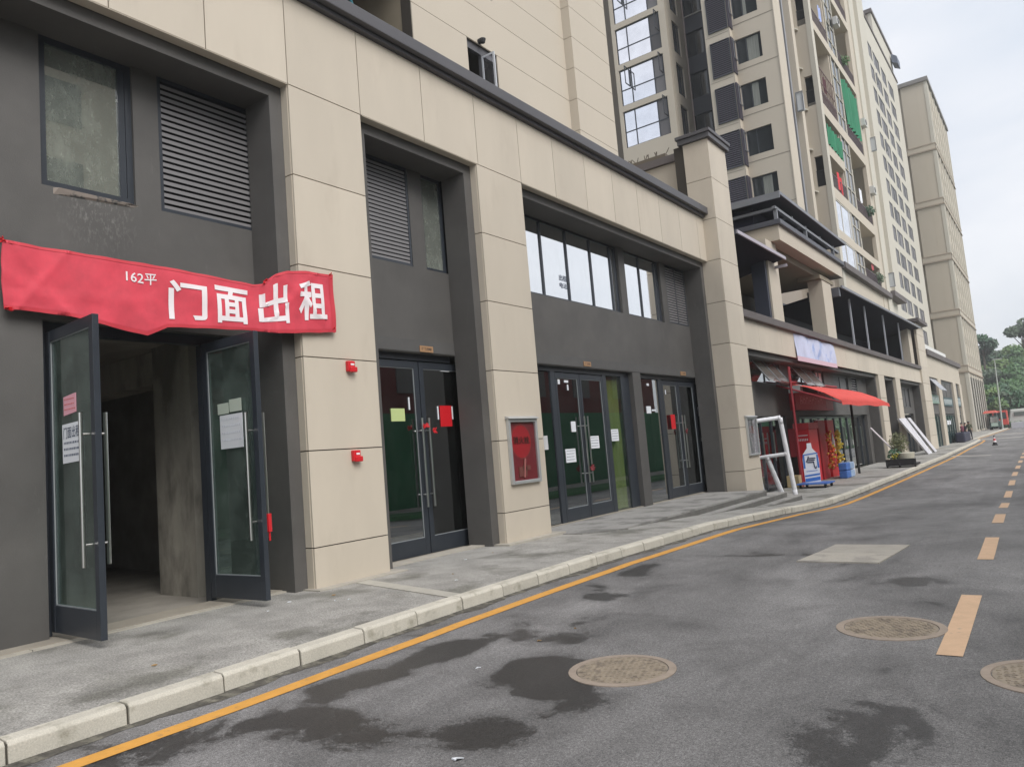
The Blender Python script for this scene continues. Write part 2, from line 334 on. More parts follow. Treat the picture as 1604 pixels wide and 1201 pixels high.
def frame_rect(mb, orient, plane, a0, a1, z0, z1, w_, d=.06, mull=(), hbars=()):
    """frame lying behind plane; orient as above"""
    def bx(p0, p1, q0, q1, dd=0):
        if orient == 'x': mb.box(plane-d, plane+dd, p0, p1, q0, q1)
        else: mb.box(p0, p1, plane-dd, plane+d, q0, q1)
    bx(a0, a0+w_, z0, z1); bx(a1-w_, a1, z0, z1); bx(a0+w_, a1-w_, z0, z0+w_); bx(a0+w_, a1-w_, z1-w_, z1)
    for m_ in mull: bx(m_-w_/2, m_+w_/2, z0+w_, z1-w_, -.003)
    for h in hbars: bx(a0+w_, a1-w_, h-w_/2, h+w_/2, -.006)
    return mb
def pane_rect(orient, plane, a0, a1, z0, z1, t=.012):
    mb = MB()
    return mb.box(plane-t, plane, a0, a1, z0, z1) if orient == 'x' else mb.box(a0, a1, plane, plane+t, z0, z1)
def window(parent, orient, plane, a0, a1, z0, z1, gm, w_=.06, mull=(), hbars=(), fm=FRAME, name='window'):
    f = part(name, frame_rect(MB(), orient, plane, a0, a1, z0, z1, w_, .07, mull, hbars), fm, parent)
    cuts = [a0]+sorted(mull)+[a1]
    sgn = -1 if orient == 'x' else 1
    for i in range(len(cuts)-1):
        part('pane', pane_rect(orient, plane+sgn*.03, cuts[i]+w_*.4, cuts[i+1]-w_*.4, z0+w_*.4, z1-w_*.4), gm, f)
    return f
def louver(parent, orient, plane, a0, a1, z0, z1, n, m=SLAT, joined=False, depth=.09, mid=None, fm=FRAME, keepshare=None):
    f = part('louver', frame_rect(MB(), orient, plane, a0, a1, z0, z1, .045, .12, (mid,) if mid else ()), fm, parent)
    h = (z1-z0-.09)/n; J = MB(); sm = None
    for k in range(n):
        zc = z0+.045+h*(k+.5)
        mb = J if joined else (MB() if sm is None else None)
        z0_, z1_ = zc-h*.42, zc+h*.30
        if mb is not None:
            if orient == 'x':
                xa, xb = plane-.01, plane-depth
                mb.hexa([(xb, a0+.045, z1_-.01), (xa, a0+.045, z0_-.01), (xa, a1-.045, z0_-.01), (xb, a1-.045, z1_-.01), (xb, a0+.045, z1_), (xa, a0+.045, z0_+.035), (xa, a1-.045, z0_+.035), (xb, a1-.045, z1_)])
            else:
                ya, yb = plane+.01, plane+depth
                mb.hexa([(a0+.045, ya, z0_-.01), (a1-.045, ya, z0_-.01), (a1-.045, yb, z1_-.01), (a0+.045, yb, z1_-.01), (a0+.045, ya, z0_+.035), (a1-.045, ya, z0_+.035), (a1-.045, yb, z1_), (a0+.045, yb, z1_)])
        if not joined:
            if sm is None: sm = part('slat', mb, m, f)
            else:
                c = sm.copy(); COL.objects.link(c); c.parent = f; c.location = (0, 0, h*k)
    if joined: part('slats', J, m, f, kind='stuff')
    bk = MB(); (bk.box(plane-.16, plane-.14, a0, a1, z0, z1) if orient == 'x' else bk.box(a0, a1, plane+.14, plane+.16, z0, z1))
    part('backing', bk, VOID, f)
    return f

def text_mesh(txt, size=1., bold=0.):
    cu = bpy.data.curves.new('t', 'FONT'); cu.body = txt; cu.size = size; cu.offset = bold; cu.extrude = 0; cu.resolution_u = 3
    ob = bpy.data.objects.new('t', cu); COL.objects.link(ob); bpy.context.view_layer.update()
    me = bpy.data.meshes.new_from_object(ob.evaluated_get(bpy.context.evaluated_depsgraph_get()))
    v = [tuple(q.co) for q in me.vertices]; f = [tuple(p.vertices) for p in me.polygons]
    bpy.data.objects.remove(ob); bpy.data.curves.remove(cu); bpy.data.meshes.remove(me)
    return v, f
def text_flat(mb, txt, fn, width=None, height=None, bold=0.):
    """fit text bbox to [0,1]x[0,1] and map through fn(u,v)->xyz"""
    v, f = text_mesh(txt, 1., bold)
    if not v: return mb
    x0 = min(q[0] for q in v); x1 = max(q[0] for q in v); y0 = min(q[1] for q in v); y1 = max(q[1] for q in v)
    i = len(mb.v); mb.v += [tuple(fn((q[0]-x0)/(x1-x0), (q[1]-y0)/(y1-y0))) for q in v]; mb.f += [tuple(i+k for k in p) for p in f]
    return mb

# ================================================================== GROUND
ZK = [(-30, -1.40), (9, -1.40), (13, -1.46), (15, -1.545), (17, -1.63), (19, -1.74), (21, -1.825), (23, -1.85), (31, -1.865), (45, -1.88), (60, -1.92), (80, -1.94), (100, -2.0), (160, -2.05), (400, -2.05)]
XK = [(-30, -5.2), (0, -5.18), (3, -5.16), (6, -5.24), (30, -5.24), (37, -5.28), (47, -5.36), (60, -5.72), (73, -5.95), (82, -6.3)]
def lin(T, y):
    for (a, p), (b, q) in zip(T, T[1:]):
        if y <= b: return p+(q-p)*max(0, (y-a))/(b-a)
    return T[-1][1]
zk = lambda y: lin(ZK, y); zr = lambda y: zk(y)-.137; xk = lambda y: lin(XK, y)
YS = [-30+2*i for i in range(15)]+[i*1. for i in range(0, 90)]+[90+5*i for i in range(0, 23)]
rows = [[(x, y, zr(y)) for x in (-60, -5.0, -2, 1, 4, 60)] for y in YS]
struct('road', MB().grid([r[1:] for r in [[(-7.6 if y > 80 else xk(y)-.02, y, zr(y)), (-4, y, zr(y)), (-2, y, zr(y)), (0, y, zr(y)), (2.4, y, zr(y))] for y in YS]][:] and [[(-7.9, y, zr(y)), (-4, y, zr(y)), (-2, y, zr(y)), (0, y, zr(y)), (3.2, y, zr(y))] for y in YS]), ASPH)
ROAD = [o for o in COL.objects if o.name == 'road'][0]
g = MB(); g.grid([[(-400, y, zr(y)-.25), (-60, y, zr(y)-.25), (60, y, zr(y)-.25), (400, y, zr(y)-.25)] for y in YS+[500, 900, 1500]])
struct('ground', g, HILLM)
# pavement sheet between kerb and buildings
sw = MB(); sw.grid([[(-8.0 if y < 85 else -10.2, y, zk(y)), (-7.0, y, zk(y)), (xk(y)-.14, y, zk(y)-.006)] for y in YS if y <= 82])
pav = struct('pavement', sw, PAVE)
struct('far_pavement', MB().grid([[(-12.5, y, zk(y)+.0), (-7.45, y, zk(y)-.0)] for y in range(86, 201, 6)]), PAVE)
# opposite pavement, right of the frame
struct('opposite_pavement', MB().grid([[(3.2, y, zr(y)+.13), (16, y, zr(y)+.13)] for y in YS]), PAVE)
# yellow line and dashes, on the road
def ribbon(pts, wd, dz):
    mb = MB(); rws = []
    for (x, y) in pts: rws.append([(x-wd/2, y, zr(y)+dz), (x+wd/2, y, zr(y)+dz)])
    return mb.grid(rws)
part('edge_line', ribbon([(xk(y)+.40+random.uniform(-.006, .006), y) for y in [i*.5 for i in range(-10, 161)]]+[(-6.2, 82)], .15, .005), PAINTY, ROAD)
part('edge_line', ribbon([(-7.0, y) for y in range(88, 150, 4)], .15, .005), PAINTY, ROAD)
XC = [(0, -.72), (6, -.79), (10, -.87), (14, -1.0), (18, -1.16), (22, -1.3), (30, -1.5), (60, -2.0), (120, -2.6)]
for k in range(28):
    y0 = 5.72+4.02*k
    part('lane_dash', ribbon([(lin(XC, y0+t), y0+t) for t in (0, .5, 1., 1.5, 2.0)], .155, .005), PAINTD, ROAD)
gm = MB(); rws = []
random.seed(77)
for q in range(-20, 760):
    y = q*.1; a = .05+.09*abs(math.sin(y*1.3)*math.sin(y*3.1+1))+random.uniform(0, .035); rws.append([(xk(y)+.0, y, zr(y)+.012), (xk(y)+a*.5, y, zr(y)+.006), (xk(y)+a, y, zr(y)+.0025)])
part('gutter_grit', gm.grid(rws), mat('gutter_dirt', (.085, .078, .066), .95, var=.5, scale=14, bump=.6, bscale=60, col2=(.16, .15, .12), c2scale=9), ROAD, kind='stuff')
WH = mat('worn_white_paint', (.5, .47, .43), .8, var=.2, scale=2)
part('stop_line', MB().poly([(-5.3, 48.5, zr(48.5)+.006), (-3.3, 46.9, zr(47)+.006), (-3.2, 47.4, zr(47)+.006), (-5.3, 49.2, zr(49)+.006)]), WH, ROAD)
part('stop_line', MB().poly([(-7, 84, zr(84)+.006), (-2.5, 84, zr(84)+.006), (-2.5, 85.2, zr(84)+.006), (-7, 85.2, zr(84)+.006)]), WH, ROAD)
part('stop_line', MB().poly([(-6.5, 104, zr(104)+.006), (-1, 104, zr(104)+.006), (-1, 106, zr(104)+.006), (-6.5, 106, zr(104)+.006)]), WH, ROAD)
# concrete patch in the road: two slabs
pt = MB(); pt.hexa([(-2.78, 9.36, zr(9)-.05), (-1.86, 9.33, zr(9)-.05), (-1.82, 10.1, zr(10)-.05), (-2.74, 10.13, zr(10)-.05), (-2.78, 9.36, zr(9)+.012), (-1.86, 9.33, zr(9)+.012), (-1.82, 10.1, zr(10)+.010), (-2.74, 10.13, zr(10)+.010)])
p2_ = MB(); p2_.hexa([(-2.74, 10.145, zr(10)-.05), (-1.82, 10.115, zr(10)-.05), (-1.78, 10.93, zr(10.9)-.05), (-2.70, 10.96, zr(10.9)-.05), (-2.74, 10.145, zr(10)+.007), (-1.82, 10.115, zr(10)+.007), (-1.78, 10.93, zr(10.9)+.012), (-2.70, 10.96, zr(10.9)+.012)])
part('concrete_slab', pt, PATCH, ROAD); part('concrete_slab', p2_, mat('patch_concrete_2', (.36, .335, .295), .85, var=.15, scale=4, bump=.2, bscale=50), ROAD)
# kerb of separate stones
kb = MB(); kb.grid([[(xk(y)-.13, y, zk(y)-.2), (xk(y)-.13, y, zk(y)-.012), (xk(y)-.014, y, zk(y)-.016), (xk(y)-.006, y, zr(y)-.05)] for y in YS if -6 <= y <= 82])
KB = struct('kerb', kb, KERBJ)
y = -3.06; n = 0
while y < 81.5:
    L_ = .70; y1 = y+L_-.014; t0 = random.uniform(-.004, .004); xo = random.uniform(-.004, .006)
    mb = MB(); a, b = y, y1
    def kp(yy): 
        x = xk(yy)+xo; z = zk(yy)+t0
        return [(x-.14, yy, z-.25), (x+.012, yy, z-.25), (x, yy, z-.024), (x-.022, yy, z+.0), (x-.14, yy, z+.006)]
    A, B = kp(a), kp(b); i = 0; mb.v = A+B
    mb.f = [(4, 3, 2, 1, 0), (5, 6, 7, 8, 9)]+[(q, (q+1) % 5, 5+(q+1) % 5, 5+q) for q in range(5)]
    part('kerb_stone', mb, KERB, KB, bevel=.006 if y < 14 else 0); y += L_; n += 1
# kerb returns at the side street
kk = MB()
for k in range(9):
    a = math.pi/2*k/8
mb = MB(); mb.grid([[(-6.3-.9*math.sin(t)*1.2, 82+2.2*(1-math.cos(t)), zk(82)-.15), (-6.3-.9*math.sin(t)*1.2, 82+2.2*(1-math.cos(t)), zk(82)), (-6.5-.9*math.sin(t)*1.2, 82+2.1*(1-math.cos(t)), zk(82))] for t in [math.pi/2*q/8 for q in range(9)]])
part('kerb_return', mb, KERB, KB)
part('kerb_stone', MB().box(-7.45, -7.3, 87, 190, -2.2, zk(100)+.0), KERB, KB)
# pale strip across the pavement and threshold strips along the walls
part('edging_strip', MB().hexa([(-7.32, 6.45, zk(6)-.02), (-5.36, 5.98, zk(6)-.02), (-5.36, 6.16, zk(6)-.02), (-7.32, 6.66, zk(6)-.02), (-7.32, 6.45, zk(6)+.008), (-5.36, 5.98, zk(6)+.006), (-5.36, 6.16, zk(6)+.006), (-7.32, 6.66, zk(6)+.008)]), mat('pale_strip_concrete', (.42, .40, .35), .85, var=.12, scale=5), pav)
st = MB()
for a, b in ((-1, 3.0), (3.0, 5.9), (5.9, 7.4), (7.4, 9.7), (9.7, 11.4)):
    st.box(-8.1, -7.34 if (a in (5.9, 9.7)) else -7.82, a, b-.01, -1.45, -1.385)
part('wall_foot_strip', st, mat('mortar_strip', (.40, .37, .32), .9, var=.18, scale=4, bump=.5, bscale=40), pav)
part('wall_foot_strip', MB().box(-8.3, -7.9, -2, 5.9, -1.43, -1.378), CONC, pav)
# entrance steps in front of the third bay
ST = thing('entrance_steps', 'three low grey stone steps and platform before the wide shopfront', 'steps', (-7.2, 15, -1.43))
part('platform', MB().hexa([(-8.25, 11.25, -1.9), (-6.95, 11.3, -1.9), (-6.42, 12.0, -1.9), (-8.25, 12.0, -1.9), (-8.25, 11.25, -1.415), (-6.95, 11.3, -1.415), (-6.42, 12.0, -1.42), (-8.25, 12.0, -1.42)]).box(-8.25, -6.5, 12.002, 20.0, -1.95, -1.42), STEPM, ST)
RISE = mat('shaded_riser', (.14, .135, .125), .9, var=.3, scale=3, bump=.3, bscale=30)  # dark facings on the risers: the shade on the upright faces is put into the colour
part('riser_shade', MB().box(-6.5, -6.494, 12.1, 19.98, -1.9, -1.455), RISE, ST)
part('riser_shade', MB().box(-6.28, -6.274, 15.25, 20.98, -1.9, -1.59), RISE, ST)
part('riser_shade', MB().box(-6.05, -6.044, 17.35, 21.58, -1.95, -1.73), RISE, ST)
part('riser_shade', MB().box(-6.99, -6.51, 19.99+.011, 20.006, -1.57, -1.455), RISE, ST)
part('step', MB().box(-6.499, -6.28, 15.2, 21.0, -2.0, -1.56).box(-7.0, -6.5, 20.002, 21.0, -2.0, -1.56), STEPM, ST, bevel=.01)
part('step', MB().box(-6.279, -6.05, 17.3, 21.6, -2.0, -1.70).box(-7.0, -6.28, 21.002, 21.6, -2.0, -1.70), STEPM, ST, bevel=.01)

# ------------------------------------------------------------------ manhole covers
def manhole(cx, cy, r, label, rot=0):
    z = zr(cy); t = thing('manhole_cover', label, 'manhole', (cx, cy, z), 'manhole covers in the road')
    mb = MB(); n = 48; rws = []
    for rr, zz in ((r, -.01), (r, .006), (r*.86, .008), (r*.85, -.004)): rws.append([(cx+math.cos(2*math.pi*k/n)*rr, cy+math.sin(2*math.pi*k/n)*rr, z+zz) for k in range(n+1)])
    part('ring', mb.grid(rws), IRONR, t)
    part('lid', MB().disc((cx, cy), r*.84, z-.01, z+.004), IRON, t)
    S = MB(); step = r*.105; cr, sr = math.cos(rot), math.sin(rot)
    for a in range(-9, 10):
        for b in range(-9, 10):
            px, py = a*step, b*step
            if math.hypot(px, py) < r*.78:
                hw, hh = (step*.36, step*.15) if (a+b) % 2 else (step*.15, step*.36)
                P = lambda u, v, q: (cx+(px+u)*cr-(py+v)*sr, cy+(px+u)*sr+(py+v)*cr, z+q)
                S.hexa([P(-hw, -hh, .003), P(hw, -hh, .003), P(hw, hh, .003), P(-hw, hh, .003), P(-hw*.9, -hh*.9, .0085), P(hw*.9, -hh*.9, .0085), P(hw*.9, hh*.9, .0085), P(-hw*.9, hh*.9, .0085)])
    part('tread_pattern', S, IRON, t, kind='stuff')
manhole(-2.68, 4.72, .375, 'brown cast iron manhole cover in the near lane, left of the other two', .3)
manhole(-1.25, 6.38, .385, 'brown manhole cover touching the orange centre line dash', .7)
manhole(-.22, 5.42, .37, 'manhole cover cut by the right edge of the photograph', .1)

# ================================================================== SHOP BUILDING 1
ZB = -1.40
B1 = thing('shop_building', 'near two storey shop block with beige stone pillars and dark grey bays', 'building', (-7.5, 10, ZB))
OPEN = [(.7, 5.97), (7.22, 9.85), (11.18, 20.24)]
# core behind cladding
core = MB()
for a, b in ((-.55, .70), (5.97, 7.22), (9.85, 11.18)):
    core.box(-8.15, -7.53, a+.03, b-.0, ZB-.6, 5.03)
core.box(-8.15, -7.53, -.5, 20.24, 5.03, 6.29)
core.box(-8.15, -7.14, 20.27, 21.62, -2.2, 8.55)
part('wall_core', core, JOINT, B1)
G = .007
def fpanel(a, b, z0, z1, x=-7.5, t=.03, m=CLAD, axis='x', x2=None):
    if axis == 'x': mb = MB().box(x-t, x, a+G, b-G, z0+G, z1-G)
    else: mb = MB().box(a+G, b-.0005, x, x+t, z0+G, z1-G)       # faces -Y at plane y=x
    return part('cladding_panel', mb, m, B1)
FJ = [-.5, .72, 1.95, 2.6, 3.71, 4.82, 5.97, 7.22, 8.56, 9.9, 11.18, 12.38, 13.62, 14.85, 16.08, 17.3, 18.52, 19.75, 20.262]
for a, b in zip(FJ, FJ[1:]): fpanel(a, b, 5.03, 6.29)
ZR = [ZB-.45, -.90, .285, 1.465, 2.645, 3.825, 5.03]
for a, b in ((-.55, .70), (5.97, 7.22), (9.85, 11.18)):
    for z0, z1 in zip(ZR, ZR[1:]):
        fpanel(a, b, z0, z1)
        fpanel(-7.66, -7.5-.03, z0, z1, x=a, t=.03, axis='y')
ZR3 = ZR+[6.22, 7.40, 8.55]
for z0, z1 in zip([-2.2]+ZR3[1:], ZR3[1:]+[8.55]):
    if z1-z0 < .1: continue
    fpanel(20.24, 21.65, z0, z1, x=-7.11)
    fpanel(-7.66 if z1 < 6.3 else -7.86, -7.14, z0, z1, x=20.24, axis='y')
part('pillar_cap', MB().box(-7.98, -7.02, 20.15, 21.76, 8.55, 8.70).box(-8.02, -6.98, 20.1, 21.8, 8.701, 8.80), DARKF, B1, bevel=.01)
# soffit panels of beige lintel (underside)
for a, b in OPEN:
    part('lintel_soffit', MB().box(-7.645, -7.5, a+.03, b-.002, 5.022, 5.029), CLAD, B1)
# dark frame strips
for a, b in OPEN:
    f = MB().box(-8.15, -7.65, b-.19, b-.002, ZB-.5, 5.021).box(-8.15, -7.65, a+.002, a+.19, ZB-.5, 5.021).box(-8.15, -7.65, a+.19, b-.19, 4.86, 5.021)
    part('bay_surround', f, DARK, B1)
# dark upper infill walls with holes
W1 = (3.29, 4.27, 3.20, 4.86); L1 = (4.57, 5.88, 3.20, 4.86)
L2 = (7.55, 8.80, 3.20, 4.86); W2 = (9.12, 9.66, 3.21, 4.86)
W3A = (11.45, 16.05, 3.21, 4.86); W3B = (16.36, 18.40, 3.21, 4.86); L3 = (18.72, 20.02, 3.24, 4.86)
wall = MB()
grid_wall(wall, 'x', -8.151, .2, .89, 5.78, 1.78, 5.02, [W1, L1])
grid_wall(wall, 'x', -8.151, .2, 7.41, 9.66, 1.78, 5.02, [L2, W2])
grid_wall(wall, 'x', -8.151, .2, 11.37, 20.05, 1.78, 5.02, [W3A, W3B, L3])
# lower dark wall: left of the open shop, pier of bay three
wall.box(-8.8, -8.151, .89, 3.27, ZB-.3, 1.78)
wall.box(-8.5, -8.151, 16.2, 16.62, ZB-.3, 1.78)
part('dark_infill_wall', wall, DARK, B1)
part('door_head_band', MB().box(-8.15, -8.14, 7.42, 9.655, 1.795, 1.99).box(-8.15, -8.14, 11.38, 20.04, 1.795, 1.99), mat('dark_grey_band', (.09, .088, .086), .65, var=.12, scale=3), B1)
part('chipped_sill', MB().hexa([(-8.15, 3.4, 3.12), (-8.135, 3.6, 3.15), (-8.135, 4.1, 3.165), (-8.15, 4.25, 3.16), (-8.15, 3.4, 3.19), (-8.125, 3.45, 3.195), (-8.125, 4.2, 3.195), (-8.15, 4.3, 3.19)]), mat('chipped_mortar', (.27, .23, .2), .9, col2=(.08, .08, .08), c2scale=9, var=.2), B1)
f = window(B1, 'x', -8.19, *W1, GDIRT, .07, (4.16,), (), FRAME)
louver(B1, 'x', -8.16, *L1, 21)
louver(B1, 'x', -8.16, *L2, 24)
window(B1, 'x', -8.19, *W2, GDIRT, .05)
window(B1, 'x', -8.22, W3A[0], W3A[1], W3A[2], W3A[3], GMIRR, .05, (12.78, 13.78, 14.83, 15.78), ())
window(B1, 'x', -8.22, *W3B, GMIRR, .05, (17.3, 18.22), ())
louver(B1, 'x', -8.16, *L3, 22, mid=19.35)
# writing on the second pane of the long window
tx = MB()
for (t, z, h) in (('出租', 3.66, .13), ('电话', 3.50, .12)):
    text_flat(tx, t, lambda u, v, z=z, h=h: (-8.244, 13.42+u*.30, z+v*h), bold=.01)
topmesh('window_lettering', tx, INK, 'small dark handwriting on second pane of the long upper window', 'lettering')
# cornice
cn = MB().box(-10.9, -7.42, -.6, 20.235, 6.291, 6.36).box(-10.9, -7.32, -.6, 20.235, 6.361, 6.56)
part('cornice', cn, DARKF, B1, bevel=.012)
# shop interior shells
sh = MB()
sh.box(-16, -8.4, -2, 21.5, -1.9, -1.43)
sh.box(-16, -8.36, -2, 21.5, 1.90, 2.1)
sh.box(-16.2, -16, -2, 21.5, -1.5, 1.9)
sh.box(-16, -8.36, -2.2, -2, -1.5, 1.9).box(-16, -8.36, 6.9, 7.1, -1.43, 1.9).box(-16, -8.36, 10.4, 10.6, -1.43, 1.9).box(-16, -8.36, 21.5, 21.7, -1.5, 1.9)
part('interior_shell', sh, CONCD, B1)
ic = MB().box(-9.95, -9.05, 5.36, 6.1, -1.43, 1.9).box(-13.6, -12.9, 4.2, 4.8, -1.43, 1.9).box(-12.5, -9.05, 5.5, 5.9, 1.45, 1.895)
part('interior_column', ic, mat('column_concrete', (.36, .335, .29), .9, var=.35, scale=1.7, bump=.4, bscale=18, vscale=(1, 1, .4), col2=(.20, .185, .16), c2scale=1.1), B1)
lbx = MB().box(-8.8, -8.37, -.5, 21.6, 1.9, 5.3)
part('upper_void', MB().box(-8.72, -8.70, -.5, 21.6, 2.15, 5.2), VOID, B1)

# doors
def glass_leaf(parent, o, d, wd, z0, z1, gm, rail=.11, brail=.26, stile=.085, handle=True, hpos=None, hz=(-.67, .74)):
    """door leaf starting at o (2D) along d, its free edge at wd; sub-parts pane and handle"""
    mb = MB(); T = .03
    mb.obox(o, d, 0, stile, -T, T, z0, z1).obox(o, d, wd-stile, wd, -T, T, z0, z1)
    mb.obox(o, d, stile, wd-stile, -T+.002, T-.002, z0, z0+brail).obox(o, d, stile, wd-stile, -T+.002, T-.002, z1-rail, z1)
    lf = part('glass_door', mb, FRAME, parent, bevel=.004)
    part('pane', MB().obox(o, d, stile-.01, wd-stile+.01, -.006, .006, z0+brail-.01, z1-rail+.01), gm, lf)
    bd = MB()   # glazing beads
    for s_ in (-1, 1):
        n0, n1 = (.008, .018) if s_ > 0 else (-.018, -.008)
        bd.obox(o, d, stile-.002, stile+.01, n0, n1, z0+brail, z1-rail).obox(o, d, wd-stile-.01, wd-stile+.002, n0, n1, z0+brail, z1-rail).obox(o, d, stile, wd-stile, n0, n1, z0+brail-.002, z0+brail+.01).obox(o, d, stile, wd-stile, n0, n1, z1-rail-.01, z1-rail+.002)
    part('glazing_bead', bd, mat('grey_gasket', (.28, .30, .31), .5), lf)
    if handle:
        hp = wd-stile*.5 if hpos is None else hpos
        for s_ in (-1, 1):
            h = MB(); nx, ny = -d[1], d[0]; off = .11*s_
            P = lambda n_, z: (o[0]+d[0]*hp+nx*n_, o[1]+d[1]*hp+ny*n_, z)
            h.tube(P(off, hz[0]), P(off, hz[1]), .019, 10)
            for z in (hz[0]+.2, hz[1]-.2): h.tube(P(off, z), P(T*s_, z), .011, 8)
            part('handle', h, STEEL, lf, smooth=False)
    return lf
def side_frame(parent, posts, z0, z1, x=-8.3, head=None, name='door_frame'):
    mb = MB()
    for a, b in posts: mb.box(x-.07, x+.03, a, b, z0, z1)
    if head: mb.box(x-.069, x+.029, head[0], head[1], z1-.001, z1+.12)
    return part(name, mb, FRAME, parent)
DZ0, DZ1 = -1.33, 1.66
# bay 1 : open doors
side_frame(B1, ((3.272, 3.345), (5.06, 5.13), (5.70, 5.785)), -1.42, DZ1, head=(3.27, 5.785))
part('side_light', MB().box(-8.31, -8.295, 5.13, 5.70, -1.38, DZ1), GSHOP, B1)
leafL = glass_leaf(B1, (-8.24, 3.36), (.999, -.035), 1.09, DZ0, DZ1, GDOOR, hpos=.98)
leafR = glass_leaf(B1, (-8.22, 5.07), (.999, .01), 1.03, DZ0, DZ1, GDOOR, hpos=.93)
# bay 2
side_frame(B1, ((7.40, 7.62), (9.98, 10.06), (7.41, 7.5)), -1.42, DZ1+.02, head=(7.41, 9.66))
glass_leaf(B1, (-8.3, 7.70), (0, 1), 1.16, -1.40, DZ1, GSHOP, hpos=1.09, stile=.10)
glass_leaf(B1, (-8.3, 9.98), (0, -1), 1.10, -1.40, DZ1, GSHOP, hpos=1.03, stile=.10)
# bay 3
side_frame(B1, ((12.76, 12.92), (14.92, 15.08), (15.80, 16.2), (16.62, 16.68), (17.84, 18.02), (20.16, 20.26), (11.37, 11.44)), -1.42, DZ1+.02, head=(11.37, 20.3))
glass_leaf(B1, (-8.3, 12.93), (0, 1), .96, -1.40, DZ1, GSHOP, stile=.07, hpos=.9)
glass_leaf(B1, (-8.3, 14.91), (0, -1), 1.0, -1.40, DZ1, GSHOP, stile=.07, hpos=.94)
glass_leaf(B1, (-8.3, 18.03), (0, 1), 1.0, -1.40, DZ1, GSHOP, stile=.09, hpos=.93)
glass_leaf(B1, (-8.3, 20.15), (0, -1), 1.1, -1.40, DZ1, GSHOP, stile=.09, hpos=1.03)
for a, b in ((11.44, 12.76), (16.68, 17.84), (15.08, 15.80)):
    part('side_light', MB().box(-8.31, -8.295, a, b, -1.39, DZ1), GSHOP if a != 15.08 else glass('curtained_glass', (.8, .85, .75), .10, dirt=.06), B1)
part('curtain', MB().grid([[(-8.40+.035*math.sin(y*38), y, z) for z in (-1.38, 0, 1.6)] for y in [15.06+.02*k for k in range(39)]]), mat('olive_curtain', (.33, .35, .17), .85, var=.1, scale=2), B1, smooth=True)
# return side light by pillar three
part('side_light', MB().box(-8.5, -8.49, 20.26, 20.9, -1.4, DZ1), GSHOP, B1)
part('door_sill', MB().box(-8.36, -8.2, 7.42, 9.66, -1.44, -1.403).box(-8.36, -8.2, 11.4, 20.0, -1.44, -1.405), CONC, B1)
# translucent curtain strip hanging in the narrow side light
# ------------------------------------------------------------------ signs and notices on building 1
def paper(x, y0, y1, z0, z1, label, m=PAPER, lines=0, ink=INK, big=None, name='paper_notice', tilt=0.):
    mb = MB().box(x, x+.003, y0, y1, z0, z1)
    t = thing(name, label, 'notice', (x, (y0+y1)/2, z0), None)
    part('sheet', mb, m, t)
    if lines or big:
        k = MB(); zt = z1-.03*(z1-z0)
        if big:
            text_flat(k, big, lambda u, v: (x+.005, y0+(y1-y0)*(.08+.84*u), z1-(z1-z0)*(.36-.28*v)), bold=.01); zt = z1-(z1-z0)*.42
        for i in range(lines):
            zz = zt-(zt-z0)*(i+.6)/(lines+.4); yy = y0+(y1-y0)*.1
            while yy < y1-(y1-y0)*.14:
                l_ = random.uniform(.012, .035); k.box(x+.003, x+.005, yy, min(yy+l_, y1-.01), zz, zz+(z1-z0)*.045); yy += l_+.014
        part('writing', k, ink, t)
    return t
# notices on the opened leaves face the camera (-Y)
def paper_y(yp, x0, x1, z0, z1, label, m=PAPER, lines=0, big=None, ink=INK, skew=0.):
    t = thing('paper_notice', label, 'notice', ((x0+x1)/2, yp, z0))
    part('sheet', MB().hexa([(x0, yp-.004, z0), (x1, yp-.004, z0+skew), (x1, yp, z0+skew), (x0, yp, z0), (x0, yp-.004, z1), (x1, yp-.004, z1+skew), (x1, yp, z1+skew), (x0, yp, z1)]), m, t)
    k = MB(); zt = z1
    if big:
        text_flat(k, big, lambda u, v: (x0+(x1-x0)*(.07+.86*u), yp-.006, z1-(z1-z0)*(.38-.30*v)+skew*u), bold=.012); zt = z1-(z1-z0)*.40
    for i in range(lines):
        zz = zt-(zt-z0)*(i+.7)/(lines+.8); xx = x0+(x1-x0)*.08
        while xx < x1-.04:
            l_ = random.uniform(.012, .03); k.box(xx, min(xx+l_, x1-.015), yp-.006, yp-.004, zz, zz+(z1-z0)*.055); xx += l_+.014
    if k.v: part('writing', k, ink, t)
    return t
paper_y(3.33, -7.90, -7.50, .30, .68, 'white sheet handwritten in blue on the left opened door leaf', big='门面出租', lines=3, skew=.01)
paper_y(3.33, -7.86, -7.60, .765, .95, 'small pink note above the white sheet, left opened door', m=PAPERP, lines=3, ink=INKR, skew=.02)
paper_y(5.045, -7.90, -7.46, .37, .76, 'large plain white sheet on the right opened door leaf', lines=4, ink=mat('faint_ink', (.6, .62, .68), .8))
paper_y(5.045, -7.935, -7.72, .775, .90, 'small torn pale note, left one above the large white sheet', m=mat('greenish_paper', (.5, .56, .48), .8))
paper_y(5.045, -7.70, -7.47, .785, .93, 'small torn pale note, right one above the large white sheet', m=mat('greenish_paper', (.5, .56, .48), .8))
for zc in (-.15, .05, .33): 
    pass
paper(-8.285, 8.2, 8.50, .70, .90, 'yellow green note on left leaf of the closed double door', m=PAPERY, name='paper_notice')
paper(-8.285, 9.33, 9.62, .60, .95, 'bright red sheet on right leaf beside the first pillar bay', m=REDB)
paper(-8.285, 13.11, 13.50, -.21, .07, 'white handwritten sheet low on the left leaf, wide shopfront', lines=4)
paper(-8.285, 13.42, 13.60, .42, .64, 'torn white scrap above the low sheet on the glass door')
paper(-8.285, 14.15, 14.53, .04, .31, 'white handwritten sheet right of the twin handles, wide shopfront', lines=4)
